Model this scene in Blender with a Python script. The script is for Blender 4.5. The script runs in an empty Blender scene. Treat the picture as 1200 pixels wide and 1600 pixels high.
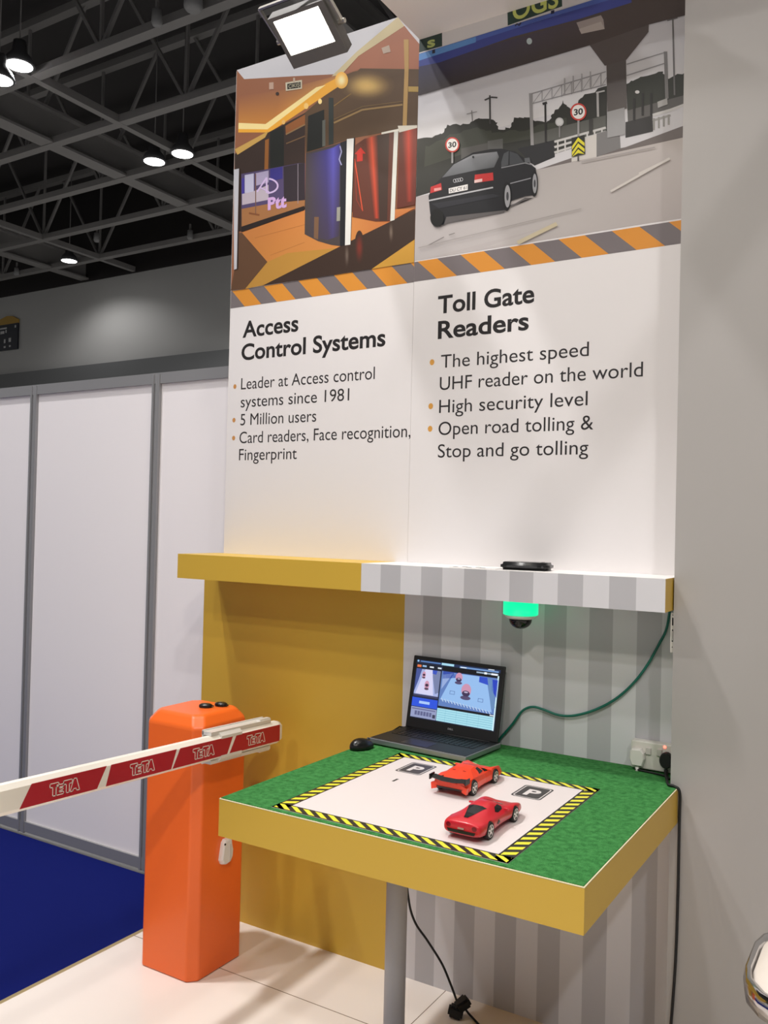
import bpy, bmesh, math, random
from mathutils import Vector, Matrix
from mathutils.bvhtree import BVHTree
random.seed(4)
SC = bpy.context.scene
COL = SC.collection
# ------------------------------------------------------------------ camera
F_PX = 1357.69
YAW, PITCH, ROLL = -0.547927, 0.0148, 0.023973
EYE = Vector((0, 0, 1.65))
cy, sy, cp, sp, cr, sr = math.cos(YAW), math.sin(YAW), math.cos(PITCH), math.sin(PITCH), math.cos(ROLL), math.sin(ROLL)
FWD = Vector((sy * cp, cy * cp, sp)); RT0 = Vector((cy, -sy, 0)); UP0 = RT0.cross(FWD)
RT = RT0 * cr + UP0 * sr; UP = -RT0 * sr + UP0 * cr
cam = bpy.data.cameras.new('camera'); camo = bpy.data.objects.new('camera', cam); COL.objects.link(camo)
camo.matrix_world = Matrix(((RT.x, UP.x, -FWD.x, EYE.x), (RT.y, UP.y, -FWD.y, EYE.y), (RT.z, UP.z, -FWD.z, EYE.z), (0, 0, 0, 1)))
cam.sensor_fit = 'VERTICAL'; cam.sensor_height = 36; cam.lens = 36 * F_PX / 1600; cam.clip_end = 200
SC.camera = camo
SC.view_settings.view_transform = 'Standard'; SC.view_settings.look = 'None'
SC.view_settings.gamma = 1; SC.view_settings.use_curve_mapping = False; SC.view_settings.exposure = 0.0
# ------------------------------------------------------------------ world and general light
wd = bpy.data.worlds.new('world'); SC.world = wd; wd.use_nodes = True
WB = wd.node_tree.nodes['Background']; WB.inputs[0].default_value = (1.0, .985, .97, 1); WB.inputs[1].default_value = .30
# unseen hall lamps; first follows the shelf's shadow, the rest added to fit brightness: (x, y, z, watts)
HALL_LIGHTS = [(-5.1, -2.3, 9.0, 760), (1.6, -.2, 9.0, 370), (-4.0, 1.0, 9.0, 1700), (-2.0, -6.5, 9.0, 850), (4.0, -4.0, 9.0, 1050)]
FLOOD_W = 7; ADDED_FLOOD2_W = 3.5; ADDED_FLOOD3_W = 20; FAR_LAMP_W = 1000
D = 2.795                       # depth of the booth's back wall

# ------------------------------------------------------------------ helpers
def ray(px, py): return RT * (px - 600) - UP * (py - 800) + FWD * F_PX
def Py(px, py, y): d = ray(px, py); return EYE + d * ((y - EYE.y) / d.y)
def Pz(px, py, z): d = ray(px, py); return EYE + d * ((z - EYE.z) / d.z)
def Px(px, py, x): d = ray(px, py); return EYE + d * ((x - EYE.x) / d.x)
def s2l(c): c /= 255.; return c / 12.92 if c <= .04045 else ((c + .055) / 1.055) ** 2.4
def rgb(r, g, b, k=1.0): return (min(1, s2l(r) * k), min(1, s2l(g) * k), min(1, s2l(b) * k), 1)
MATS = {}
INK_K = .95
def mat(name, c=None, rough=.5, metal=0., emit=None, es=0., bump=0., bscale=200., vary=0., coat=0., spec=.5):
    if name in MATS: return MATS[name]
    m = bpy.data.materials.new(name); MATS[name] = m; m.use_nodes = True
    nt = m.node_tree; b = nt.nodes['Principled BSDF']
    b.inputs['Base Color'].default_value = c; b.inputs['Roughness'].default_value = rough; b.inputs['Metallic'].default_value = metal
    b.inputs['Specular IOR Level'].default_value = spec
    if coat: b.inputs['Coat Weight'].default_value = coat; b.inputs['Coat Roughness'].default_value = .08
    if emit: b.inputs['Emission Color'].default_value = emit; b.inputs['Emission Strength'].default_value = es
    if bump or vary:
        tc = nt.nodes.new('ShaderNodeTexCoord'); n = nt.nodes.new('ShaderNodeTexNoise')
        n.inputs['Scale'].default_value = bscale; n.inputs['Detail'].default_value = 4
        nt.links.new(tc.outputs['Object'], n.inputs['Vector'])
        if bump:
            bp = nt.nodes.new('ShaderNodeBump'); bp.inputs['Strength'].default_value = bump; bp.inputs['Distance'].default_value = .004
            nt.links.new(n.outputs['Fac'], bp.inputs['Height']); nt.links.new(bp.outputs['Normal'], b.inputs['Normal'])
        if vary:
            mx = nt.nodes.new('ShaderNodeMix'); mx.data_type = 'RGBA'
            mx.inputs[6].default_value = tuple(v * (1 - vary) for v in c[:3]) + (1,); mx.inputs[7].default_value = tuple(min(1, v * (1 + vary)) for v in c[:3]) + (1,)
            nt.links.new(n.outputs['Fac'], mx.inputs[0]); nt.links.new(mx.outputs[2], b.inputs['Base Color'])
    return m
def ink(r, g, b):
    return mat('ink_%d_%d_%d' % (r, g, b), rgb(r, g, b, INK_K), .42, spec=.4)
def glow(r, g, b, k=1.0):
    return mat('lit_pixel_%d_%d_%d' % (r, g, b), (.01, .01, .01, 1), .25, emit=rgb(r, g, b), es=k)
class MB:
    """collects shapes into ONE mesh"""
    def __init__(s): s.v = []; s.f = []; s.mi = []; s.mats = []; s.sm = []
    def m(s, mt):
        if mt not in s.mats: s.mats.append(mt)
        return s.mats.index(mt)
    def add(s, vs, fs, mt, smooth=False):
        o = len(s.v); i = s.m(mt); s.v += [tuple(v) for v in vs]
        for f in fs: s.f.append([o + k for k in f]); s.mi.append(i); s.sm.append(smooth)
    def box(s, lo, hi, mt, sides=None):
        x0, y0, z0 = lo; x1, y1, z1 = hi
        vs = [(x0, y0, z0), (x1, y0, z0), (x1, y1, z0), (x0, y1, z0), (x0, y0, z1), (x1, y0, z1), (x1, y1, z1), (x0, y1, z1)]
        fs = dict(b=(0, 3, 2, 1), t=(4, 5, 6, 7), f=(0, 1, 5, 4), r=(1, 2, 6, 5), k=(2, 3, 7, 6), l=(3, 0, 4, 7))
        if not sides: s.add(vs, list(fs.values()), mt)
        else:
            for k, f in fs.items(): s.add([vs[i] for i in f], [(0, 1, 2, 3)], sides.get(k, mt))
    def rbox(s, lo, hi, mt, r=.005, seg=2):
        bm = bmesh.new(); bmesh.ops.create_cube(bm, size=1)
        c = [(a + b) / 2 for a, b in zip(lo, hi)]; d = [b - a for a, b in zip(lo, hi)]
        for v in bm.verts: v.co = Vector((c[0] + v.co.x * d[0], c[1] + v.co.y * d[1], c[2] + v.co.z * d[2]))
        bmesh.ops.bevel(bm, geom=bm.edges[:], offset=r, segments=seg, profile=.5, affect='EDGES')
        s.frombm(bm, mt)
    def frombm(s, bm, mt, smooth=False, M=None):
        bm.verts.ensure_lookup_table(); bm.verts.index_update()
        s.add([(M @ v.co if M else v.co) for v in bm.verts], [[v.index for v in f.verts] for f in bm.faces], mt, smooth); bm.free()
    def poly(s, pts, mt): s.add(pts, [list(range(len(pts)))], mt)
    def prism(s, pts, d, mt):
        n = len(pts); d = Vector(d); a = [Vector(p) for p in pts]; b = [p + d for p in a]
        s.add(a + b, [list(range(n - 1, -1, -1)), list(range(n, 2 * n))] + [(i, (i + 1) % n, n + (i + 1) % n, n + i) for i in range(n)], mt)
    def loft(s, rings, mt, caps=True, smooth=False):
        n = len(rings[0]); vs = [p for r in rings for p in r]; fs = []
        for k in range(len(rings) - 1):
            for i in range(n): fs.append((k * n + i, k * n + (i + 1) % n, (k + 1) * n + (i + 1) % n, (k + 1) * n + i))
        if caps: fs += [list(range(n - 1, -1, -1)), list(range((len(rings) - 1) * n, len(rings) * n))]
        s.add(vs, fs, mt, smooth)
    def tube(s, path, r, mt, n=10):
        path = [Vector(p) for p in path]; rings = []; prev = None
        for i, p in enumerate(path):
            t = (path[min(i + 1, len(path) - 1)] - path[max(i - 1, 0)]).normalized()
            if prev is None:
                u = t.cross(Vector((0, 0, 1)) if abs(t.z) < .9 else Vector((1, 0, 0))).normalized()
            else: u = (prev - t * prev.dot(t)).normalized()
            prev = u; w = t.cross(u); rr = r[i] if isinstance(r, (list, tuple)) else r
            rings.append([p + (u * math.cos(a) + w * math.sin(a)) * rr for a in [2 * math.pi * k / n for k in range(n)]])
        s.loft(rings, mt, True, True)
    def lathe(s, prof, c, mt, n=32, axis='z', smooth=True):
        c = Vector(c); rings = []
        for r, h in prof:
            ring = []
            for k in range(n):
                a = 2 * math.pi * k / n; x, y = r * math.cos(a), r * math.sin(a)
                ring.append(c + (Vector((x, y, h)) if axis == 'z' else Vector((h, x, y)) if axis == 'x' else Vector((x, h, y))))
            rings.append(ring)
        s.loft(rings, mt, True, smooth)
    def build(s, name, parent=None, loc=None):
        me = bpy.data.meshes.new(name); vs = s.v
        if loc is not None: vs = [(a - loc[0], b - loc[1], c - loc[2]) for a, b, c in s.v]
        me.from_pydata(vs, [], s.f)
        for m in s.mats: me.materials.append(m)
        me.polygons.foreach_set('material_index', s.mi); me.polygons.foreach_set('use_smooth', s.sm); me.update()
        bm = bmesh.new(); bm.from_mesh(me); bmesh.ops.recalc_face_normals(bm, faces=bm.faces); bm.to_mesh(me); bm.free()
        o = bpy.data.objects.new(name, me); COL.objects.link(o)
        if loc is not None: o.location = loc
        if parent: o.parent = parent
        return o
def tag(o, label, cat, group=None, kind=None):
    o['label'] = label; o['category'] = cat
    if group: o['group'] = group
    if kind: o['kind'] = kind
    return o
def thing(name, label, cat, loc=(0, 0, 0), group=None):
    o = bpy.data.objects.new(name, None); COL.objects.link(o); o.empty_display_size = .05
    o.location = loc; return tag(o, label, cat, group)
def part(mb, name, parent):           # geometry given in world space, parent unrotated
    p = parent; off = Vector((0, 0, 0))
    while p: off += Vector(p.location); p = p.parent
    mb2 = mb; o = mb2.build(name); o.data.transform(Matrix.Translation(-off)); o.parent = parent; return o
def struct(o): o['kind'] = 'structure'; return o
def arc(cx, cyy, rx, ry, a0=0, a1=360, n=24): return [(cx + rx * math.cos(math.radians(a0 + (a1 - a0) * i / (n - 1))), cyy + ry * math.sin(math.radians(a0 + (a1 - a0) * i / (n - 1)))) for i in range(n)]
_tx = {}
def text2d(s, bold=0.0):
    """outline of a text as flat triangles; cap height 1, baseline 0, left 0"""
    k = (s, bold)
    if k in _tx: return _tx[k]
    def get(st):
        cu = bpy.data.curves.new('t', 'FONT'); cu.body = st; cu.size = 1; cu.offset = bold; cu.resolution_u = 5
        ob = bpy.data.objects.new('t', cu); COL.objects.link(ob); bpy.context.view_layer.update()
        dg = bpy.context.evaluated_depsgraph_get(); me = bpy.data.meshes.new_from_object(ob.evaluated_get(dg))
        vs = [(v.co.x, v.co.y) for v in me.vertices]; fs = [list(p.vertices) for p in me.polygons]
        bpy.data.objects.remove(ob); bpy.data.curves.remove(cu); bpy.data.meshes.remove(me); return vs, fs
    hv, _ = get('H'); ch = max(v[1] for v in hv) - min(v[1] for v in hv)
    vs, fs = get(s); x0 = min(v[0] for v in vs)
    vs = [((x - x0) / ch, y / ch) for x, y in vs]; w = max(v[0] for v in vs)
    _tx[k] = (vs, fs, w); return _tx[k]
def put_text(mb, s, o, end, up, mt, bold=0.0):
    """o: 3D baseline start, end: 3D baseline end, up: 3D vector of cap height"""
    vs, fs, w = text2d(s, bold); o = Vector(o); u = (Vector(end) - o) / w; up = Vector(up)
    mb.add([o + u * x + up * y for x, y in vs], fs, mt)

# ------------------------------------------------------------------ common materials
WHITE_LAM = mat('white_laminate', rgb(246, 241, 242), .38)
ALU = mat('anodised_aluminium', rgb(150, 150, 152), .4, .3)
YELLOW = mat('yellow_paint', rgb(207, 169, 62), .42)
LIGHT_STRIPE = mat('light_grey_stripe', rgb(216, 215, 219), .5)
DARK_STRIPE = mat('mid_grey_stripe', rgb(186, 185, 189), .5)
BLACK = mat('black_plastic', rgb(20, 20, 21), .4)
RUBBER = mat('black_rubber', rgb(14, 14, 14), .6)
CHROME = mat('chrome', rgb(210, 210, 212), .12, 1.)
WHITE_PL = mat('white_plastic', rgb(224, 220, 214), .35)
STEEL_DARK = mat('dark_painted_steel', rgb(138, 136, 134), .6)
WHITE_PAINT = mat('white_paint', rgb(248, 242, 236), .5)
GREY_WALL = mat('grey_wall_paint', rgb(170, 166, 163), .55, vary=.02, bscale=3)

# ================================================================== SETTING
# ---- floors
CARPET = mat('blue_carpet', rgb(14, 25, 98), .95, bump=.6, bscale=900, vary=.25, spec=.1)
mb = MB(); mb.box((-45, -25, -.14), (30, 30, -.04), mat('grey_hall_floor', rgb(150, 148, 146), .6)); struct(mb.build('floor_hall'))
mb = MB(); mb.box((-7.5, -8, -.04), (-2.63, 2.96, -.03), CARPET); struct(mb.build('floor_carpet'))
def tile_mat():
    m = mat('white_floor_tile', rgb(236, 228, 220), .22); nt = m.node_tree; b = nt.nodes['Principled BSDF']
    tc = nt.nodes.new('ShaderNodeTexCoord'); sx = nt.nodes.new('ShaderNodeSeparateXYZ'); nt.links.new(tc.outputs['Object'], sx.inputs[0])
    def line(out, off, per, w):
        a = nt.nodes.new('ShaderNodeMath'); a.operation = 'SUBTRACT'; a.inputs[1].default_value = off; nt.links.new(out, a.inputs[0])
        p = nt.nodes.new('ShaderNodeMath'); p.operation = 'PINGPONG'; p.inputs[1].default_value = per / 2; nt.links.new(a.outputs[0], p.inputs[0])
        l = nt.nodes.new('ShaderNodeMath'); l.operation = 'LESS_THAN'; l.inputs[1].default_value = w; nt.links.new(p.outputs[0], l.inputs[0]); return l.outputs[0]
    l1 = line(sx.outputs[0], -1.40, 1.22, .0016); l2 = line(sx.outputs[1], 2.465, 2.44, .0018)
    mx = nt.nodes.new('ShaderNodeMath'); mx.operation = 'MAXIMUM'; nt.links.new(l1, mx.inputs[0]); nt.links.new(l2, mx.inputs[1])
    c = nt.nodes.new('ShaderNodeMix'); c.data_type = 'RGBA'; c.inputs[6].default_value = rgb(236, 228, 220); c.inputs[7].default_value = rgb(120, 105, 90)
    nt.links.new(mx.outputs[0], c.inputs[0]); nt.links.new(c.outputs[2], b.inputs['Base Color']); return m
mb = MB(); mb.box((-2.615, -6, -.03), (6, 2.93, 0), tile_mat()); struct(mb.build('floor_booth'))
mb = MB(); mb.box((-2.632, -6, -.03), (-2.615, 2.93, .001), mat('brass_edge', rgb(200, 180, 130), .35, .7)); struct(mb.build('trim_1'))
# ---- booth back wall
mb = MB(); mb.box((-2.50, D + .004, 0), (-.60, D + .07, 3.575), WHITE_PAINT); mb.box((-2.60, D + .004, 0), (-2.50, D + .07, 1.46), WHITE_PAINT)
wb = struct(mb.build('wall_back'))
mb = MB(); mb.box((-2.60, D - .002, 0), (-1.605, D + .004, 1.46), YELLOW); mb.build('yellow_panel', wb)
mb = MB(); x = -1.605; k = 0
while x < -.62:
    x1 = min(x + .0778, -.603); mb.box((x, D - .002, 0), (x1, D + .004, 1.46), DARK_STRIPE if k % 2 else LIGHT_STRIPE); x = x1; k += 1
mb.build('striped_panel', wb)
# ---- grey wall on the right
mb = MB(); mb.box((-.603, 2.645, 0), (3.2, 2.93, 4.6), GREY_WALL); wr = struct(mb.build('wall_right'))
# ---- white canopy above
mb = MB(); mb.box((-1.59, 2.38, 3.455), (3.2, 2.785, 3.72), WHITE_PAINT); struct(mb.build('trim_2'))
mb = MB(); mb.box((.25, -.5, 3.56), (.35, 2.38, 3.66), WHITE_PAINT); struct(mb.build('trim_3'))
# ---- partition of white panels behind
YP = 2.98
mb = MB(); mb.box((-7.0, YP, .03), (-2.2, YP + .02, 2.30), WHITE_LAM); wl = struct(mb.build('wall_left'))
for zc, nm in ((2.325, 'top_rail'), (.012, 'bottom_rail')):
    mb = MB()
    mb.box((-7.0, YP - .012, zc - .026), (-2.2, YP + .03, zc + .026), ALU); mb.build(nm, wl)
for px in (-4.925, -4.015, -3.105):
    mb = MB()
    mb.lathe([(.019, -.02), (.019, 2.345)], (px, YP + .005, 0), ALU, 8, smooth=False)
    for s in (-1, 1): mb.box((px + s * .019 - .006, YP - .016, -.02), (px + s * .019 + .006, YP + .02, 2.345), ALU)
    mb.build('post', wl)
# ---- far hall wall
mb = MB(); mb.box((-45, 18, -.03), (8, 18.3, 8.95), mat('hall_wall_panel', rgb(192, 192, 190), .5, .1)); wf = struct(mb.build('wall_far'))
mb = MB(); mb.box((-45, 17.75, 5.2), (8, 18.0, 6.30), mat('hall_wall_band', rgb(110, 112, 113), .5)); mb.build('band', wf)
mb = MB(); mb.box((-45, 17.95, 8.95), (8, 18.3, 12.2), mat('void_black', rgb(34, 30, 30), .8)); mb.build('upper_wall', wf)
# ---- hall ceiling, trusses and beams
DECK = mat('dark_roof_deck', rgb(62, 60, 60), .8)
mb = MB(); mb.box((-45, -25, 12.0), (30, 19, 12.2), DECK); ce = struct(mb.build('ceiling'))
def bar(mb, a, b, w, mt, h=None):
    a, b = Vector(a), Vector(b); t = (b - a).normalized(); u = t.cross(Vector((0, 0, 1)) if abs(t.z) < .95 else Vector((1, 0, 0))).normalized(); v = t.cross(u); h = h or w
    mb.loft([[p + u * (sx * w / 2) + v * (sz * h / 2) for sx, sz in ((-1, -1), (1, -1), (1, 1), (-1, 1))] for p in (a, b)], mt)
for ty in (5.5, 7.35, 9.2, 11.08, 12.95, 14.82, 16.68):
    mb = MB(); zb, zt = 9.05, 11.6
    for zz, hh in ((zb, .13), (zt, .15)):
        mb.box((-34, ty - .09, zz - hh / 2), (4, ty + .09, zz + hh / 2), STEEL_DARK)
    nx = -11.05 - 7 * 4.4 + (ty - 9.2) * .0
    while nx < 3:
        if nx > -34:
            bar(mb, (nx, ty, zb), (nx, ty, zt), .05, STEEL_DARK)
            bar(mb, (nx, ty, zb), (nx - 1.7, ty, zt), .06, STEEL_DARK); bar(mb, (nx, ty, zb), (nx + 1.7, ty, zt), .06, STEEL_DARK)
        nx += 4.4
    struct(mb.build('ceiling_truss'))
for bx in (-22.0, -14.7, -7.4):
    mb = MB(); mb.box((bx - .18, -10, 9.0), (bx + .18, 18, 9.05), STEEL_DARK); mb.box((bx - .04, -10, 9.05), (bx + .04, 18, 9.62), STEEL_DARK); mb.box((bx - .18, -10, 9.62), (bx + .18, 18, 9.67), STEEL_DARK)
    struct(mb.build('ceiling_beam'))
for bx in (-19.85, -12.72, -5.6):
    mb = MB(); mb.box((bx - .07, -10, 8.98), (bx + .07, 18, 9.12), STEEL_DARK); struct(mb.build('ceiling_purlin'))

# ================================================================== HALL LAMPS
LENS = mat('lamp_lens', (.9, .9, .9, 1), .3, emit=(1, .98, .95, 1), es=9)
BELL = mat('lamp_bell', rgb(92, 92, 94), .5, .3)
def high_bay(x, y, z, watts, label, group=None, hang=3.0):
    t = thing('high_bay_lamp', label, 'lamp', (x, y, z), group)
    mb = MB(); mb.lathe([(.235, 0), (.25, .01), (.20, .13), (.12, .22), (.10, .40), (.03, .42)], (x, y, z), BELL, 28); part(mb, 'lamp_shade', t)
    mb = MB(); mb.lathe([(.0, -.012), (.15, -.010), (.226, .003), (.226, .008)], (x, y, z), LENS, 28); part(mb, 'lens', t)
    mb = MB(); mb.tube([(x, y, z + .4), (x, y, z + hang)], .012, STEEL_DARK, 6); part(mb, 'suspension_rod', t)
    li = bpy.data.lights.new('lamp_light', 'SPOT'); li.energy = watts; li.spot_size = math.radians(150); li.spot_blend = .6; li.shadow_soft_size = .2; li.color = (1, .975, .965)
    lo = bpy.data.objects.new('lamp_light', li); COL.objects.link(lo); lo.parent = t; lo.location = (0, 0, -.06)
    return t
far = [((30, 103), 'largest bright round lamp below the dark trusses at upper left'), ((-2, 125), 'round lamp cut by the left edge of the picture'),
       ((241, 253), 'left one of the pair of round lamps hanging before the wide beam'), ((285, 241), 'right one of the pair of round lamps, nearer the posters'),
       ((108, 408), 'small far round lamp just above the grey hall wall')]
for (px, py), lb in far:
    p = Pz(px, py, 8.55 if px < 0 else 8.95); high_bay(p.x, p.y, p.z, FAR_LAMP_W * (.22 if py > 300 else 1.4), lb, 'hall lamps under the trusses', 12 - p.z)
for i, (x, y, z, w) in enumerate(HALL_LIGHTS):
    lb = ['hall lamp above the aisle to the front left, outside the picture', 'added hall lamp just right of the photographer overhead, outside the picture', 'added hall lamp overhead above the blue carpet, outside the picture', 'added hall lamp farthest behind the photographer, outside the picture', 'added hall lamp behind the photographer to the far right, outside the picture'][i]
    high_bay(x, y, z, w, lb, 'hall lamps over the booth side')
# small fittings on the trusses
GREY_FIT = mat('grey_fitting', rgb(150, 150, 150), .5)
for (px, py), lb in (((245, 35), 'small grey fitting under the topmost truss'), ((302, 11), 'bulkier grey box fitting on the topmost truss near the floodlight'), ((151, 375), 'small pale tube fitting hanging between the trusses'), ((297, 371), 'small grey fitting on the lowest truss near the hall wall'), ((26, 428), 'small pale fitting beside the lowest beam at far left')):
    p = Pz(px, py, 9.0 if py > 300 else 8.92); t = thing('ceiling_fitting', lb, 'fitting', p, 'small fittings on the roof steel')
    big = .34 if px == 302 else .2
    mb = MB(); mb.lathe([(.02, big), (big * .35, big * .9), (big * .4, 0), (big * .3, -.05)], p, GREY_FIT, 14); part(mb, 'housing', t)
    mb = MB(); mb.box((p.x - .02, p.y - .02, p.z + big * .9), (p.x + .02, p.y + .02, p.z + big + .15), STEEL_DARK); part(mb, 'bracket', t)
# sign on the far wall
t = thing('hall_sign', 'small dark square sign with yellow arched top on grey hall wall', 'sign', (-25.7, 17.98, 7.6))
mb = MB(); mb.box((-26.18, 17.94, 7.14), (-25.2, 17.99, 8.0), mat('sign_navy', rgb(38, 42, 52), .5)); part(mb, 'board', t)
mb = MB(); mb.prism([(-26.16, 17.94, 8.0), (-25.2, 17.94, 8.0), (-25.2, 17.94, 8.12), (-25.5, 17.94, 8.25), (-25.8, 17.94, 8.28), (-26.16, 17.94, 8.2)], (0, .05, 0), mat('sign_yellow', rgb(190, 150, 60), .5)); part(mb, 'yellow_top', t)
mb = MB(); SW = mat('sign_white', rgb(210, 210, 210), .5)
for a, b, w, h in ((-26.12, 7.85, .35, .05), (-26.1, 7.70, .2, .09), (-25.83, 7.72, .05, .1), (-25.35, 7.85, .06, .08), (-25.9, 7.38, .08, .13), (-25.65, 7.4, .12, .13), (-25.9, 7.22, .1, .06), (-25.62, 7.23, .08, .06)):
    mb = MB(); mb.box((a, 17.93, b), (a + w, 17.941, b + h), SW); part(mb, 'white_mark', t)

# ================================================================== POSTERS
ZS0, ZS1 = 2.552, 2.626          # striped band
def print_mat():
    m = mat('printed_vinyl', (.5, .5, .5, 1), .42, spec=.4); nt = m.node_tree
    a = nt.nodes.new('ShaderNodeAttribute'); a.attribute_name = 'ink'; nt.links.new(a.outputs['Color'], nt.nodes['Principled BSDF'].inputs['Base Color']); return m
class Print(MB):
    """a printed picture: flat inked shapes on one sheet, each corner with its own ink so that inks can blend"""
    def __init__(s, fx, fy, sc, y0, xa, xb, k): super().__init__(); s.fx, s.fy, s.sc, s.y0, s.n, s.xa, s.xb, s.k, s.ic = fx, fy, sc, y0, 0, xa, xb, k, []; s.pm = print_mat()
    def at(s, X, Y): return Py(s.fx + X / s.sc, s.fy + Y / s.sc, s.y0 - s.n * 2.5e-5)
    def fit(s, p):
        if p.x < s.xa + .016: p.x = s.xa
        if p.x > s.xb - .013: p.x = s.xb
        p.z = 3.572 if p.z > 3.55 else max(p.z, ZS1 if p.z < ZS1 + .02 else p.z); return p
    def face(s, pts, cs): s.poly(pts, s.pm); s.ic.append([rgb(*c, s.k) for c in cs])
    def pg(s, pts, c):
        s.n += 1; cs = c if isinstance(c[0], (tuple, list)) else [c] * len(pts)
        s.face([s.fit(s.at(*p)) for p in pts], cs)
    def qd(s, pts, cs, n=8):
        """four corners (in order) with four inks, blended"""
        s.n += 1
        def L(a, b, t): return [x + (y - x) * t for x, y in zip(a, b)]
        def bl(v, a, b): return L(L(v[0], v[1], a), L(v[3], v[2], a), b)
        for i in range(n):
            for j in range(n):
                uv = [(i / n, j / n), ((i + 1) / n, j / n), ((i + 1) / n, (j + 1) / n), (i / n, (j + 1) / n)]
                s.face([s.fit(s.at(*bl(pts, a, b))) for a, b in uv], [bl(cs, a, b) for a, b in uv])
    def rad(s, x, y, rx, ry, c0, c1, n=24):
        """ink fading from c0 in the middle to c1 at the rim"""
        s.n += 1; m = 5
        def P(k, a): r = k / m; return s.fit(s.at(x + rx * r * math.cos(a), y + ry * r * math.sin(a)))
        def C(k): t = k / m; t = t * t * (3 - 2 * t); return [u + (v - u) * t for u, v in zip(c0, c1)]
        for i in range(n):
            a, b = 2 * math.pi * i / n, 2 * math.pi * (i + 1) / n
            s.face([P(0, a), P(1, a), P(1, b)], [C(0), C(1), C(1)])
            for k in range(1, m): s.face([P(k, a), P(k + 1, a), P(k + 1, b), P(k, b)], [C(k), C(k + 1), C(k + 1), C(k)])
    def ln(s, pts, w, c):
        for (x0, y0), (x1, y1) in zip(pts, pts[1:]):
            d = math.hypot(x1 - x0, y1 - y0) or 1; nx, ny = -(y1 - y0) / d * w / 2, (x1 - x0) / d * w / 2
            s.pg([(x0 + nx, y0 + ny), (x1 + nx, y1 + ny), (x1 - nx, y1 - ny), (x0 - nx, y0 - ny)], c)
    def el(s, x, y, rx, ry, c, n=28): s.pg(arc(x, y, rx, ry, 0, 360 - 360 / n, n), c)
    def tx(s, t, a, b, capdy, c, bold=0.):
        s.n += 1; o = s.at(*a); e = s.at(*b); m = len(s.f); put_text(s, t, o, e, s.at(a[0], a[1] - capdy) - o, s.pm, bold)
        for f in s.f[m:]: s.ic.append([rgb(*c, s.k)] * len(f))
    def build(s, name, parent=None, loc=None):
        me = bpy.data.meshes.new(name); me.from_pydata(s.v, [], s.f); me.materials.append(s.pm)
        at = me.color_attributes.new('ink', 'FLOAT_COLOR', 'CORNER'); at.data.foreach_set('color', [v for f in s.ic for c in f for v in c]); me.update()
        o = bpy.data.objects.new(name, me); COL.objects.link(o); return o
XL, XM, XR = -2.488, -1.592, -.604
def hazard(par, y0, xs, shift, x0, x1, z0, z1, first):
    """slanted orange and grey stripes clipped to the band"""
    pr = MB()
    def clip(poly, sign, lim):
        out = []
        for i in range(len(poly)):
            a, b = poly[i], poly[(i + 1) % len(poly)]; ia, ib = sign * (a[0] - lim) >= 0, sign * (b[0] - lim) >= 0
            if ia: out.append(a)
            if ia != ib: k = (lim - a[0]) / (b[0] - a[0]); out.append((lim, a[1] + (b[1] - a[1]) * k))
        return out
    y = y0 - 2e-4
    for i in range(len(xs) - 1):
        q = [(xs[i], z1), (xs[i + 1], z1), (xs[i + 1] + shift, z0), (xs[i] + shift, z0)]
        q = clip(clip(q, 1, x0), -1, x1)
        if len(q) > 2: pr.poly([(a, y, b) for a, b in q], ink(*((222, 148, 58) if (i + first) % 2 else (122, 114, 116))))
    part(pr, 'striped_band', par)
def bullets(par, y0, pts, c, r=.0085):
    for p in pts:
        mb = MB(); o = Py(p[0], p[1], y0 - 1e-4); mb.poly([(o.x + a, o.y, o.z + b) for a, b in arc(0, 0, r, r * 1.15, 0, 345, 20)], ink(*c)); part(mb, 'bullet_point', par)
def textline(par, y0, s, a, b, cap, bold):
    """a, b pixels of baseline ends, cap: height in metres"""
    y = y0 - 1e-4; o = Py(a[0], a[1], y); e = Py(b[0], b[1], y); e.z = o.z; mb = MB()
    put_text(mb, s, o, e, (0, 0, cap), ink(48, 44, 46) if bold < .01 else ink(40, 37, 38), bold); part(mb, 'printed_line', par)
BOARD = mat('printed_white_board', rgb(230, 226, 226), .4, spec=.4)
# ---- left poster
pl = thing('poster_panel', 'left tall poster headed Access Control Systems with turnstile photo', 'poster', (XL, D, 1.514), 'tall printed posters on the booth wall')
mb = MB(); mb.box((XL, D - .008, 1.5142), (XM - .003, D + .0035, 3.572), BOARD); part(mb, 'board', pl)
P1 = Print(350, 0, 3.3333, D - .0082, XL, XM - .003, .98)
def Lc(zx): return P1.at(*zx)
zB = ZS1
P1.pg([(80, 374), (1033, 62), (1003, 1374), (45, 1512)], (150, 98, 70))
P1.pg([(80, 374), (300, 300), (500, 235), (1033, 62), (1033, 230), (940, 135), (700, 290), (610, 385), (400, 395), (105, 412)], (206, 205, 208))
P1.pg([(905, 105), (940, 135), (700, 292), (612, 388), (560, 398), (690, 270)], (205, 190, 150))
P1.pg([(940, 138), (1032, 225), (1030, 358), (710, 358), (620, 390), (700, 295)], (168, 110, 84))
P1.qd([(78, 500), (300, 470), (240, 690), (74, 690)], [(152, 98, 70), (156, 104, 70), (214, 140, 58), (220, 150, 66)]); P1.qd([(300, 470), (620, 385), (640, 420), (240, 690)], [(156, 104, 70), (176, 120, 76), (250, 200, 90), (216, 140, 58)])
P1.pg([(560, 468), (640, 420), (710, 356), (1030, 356), (1022, 655), (660, 722), (425, 798), (420, 588)], (92, 70, 48))
P1.rad(745, 446, 150, 82, (226, 188, 112), (92, 70, 48))
P1.pg([(75, 648), (228, 648), (530, 436), (606, 396), (642, 420), (235, 690), (74, 690)], (244, 176, 60))
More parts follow.
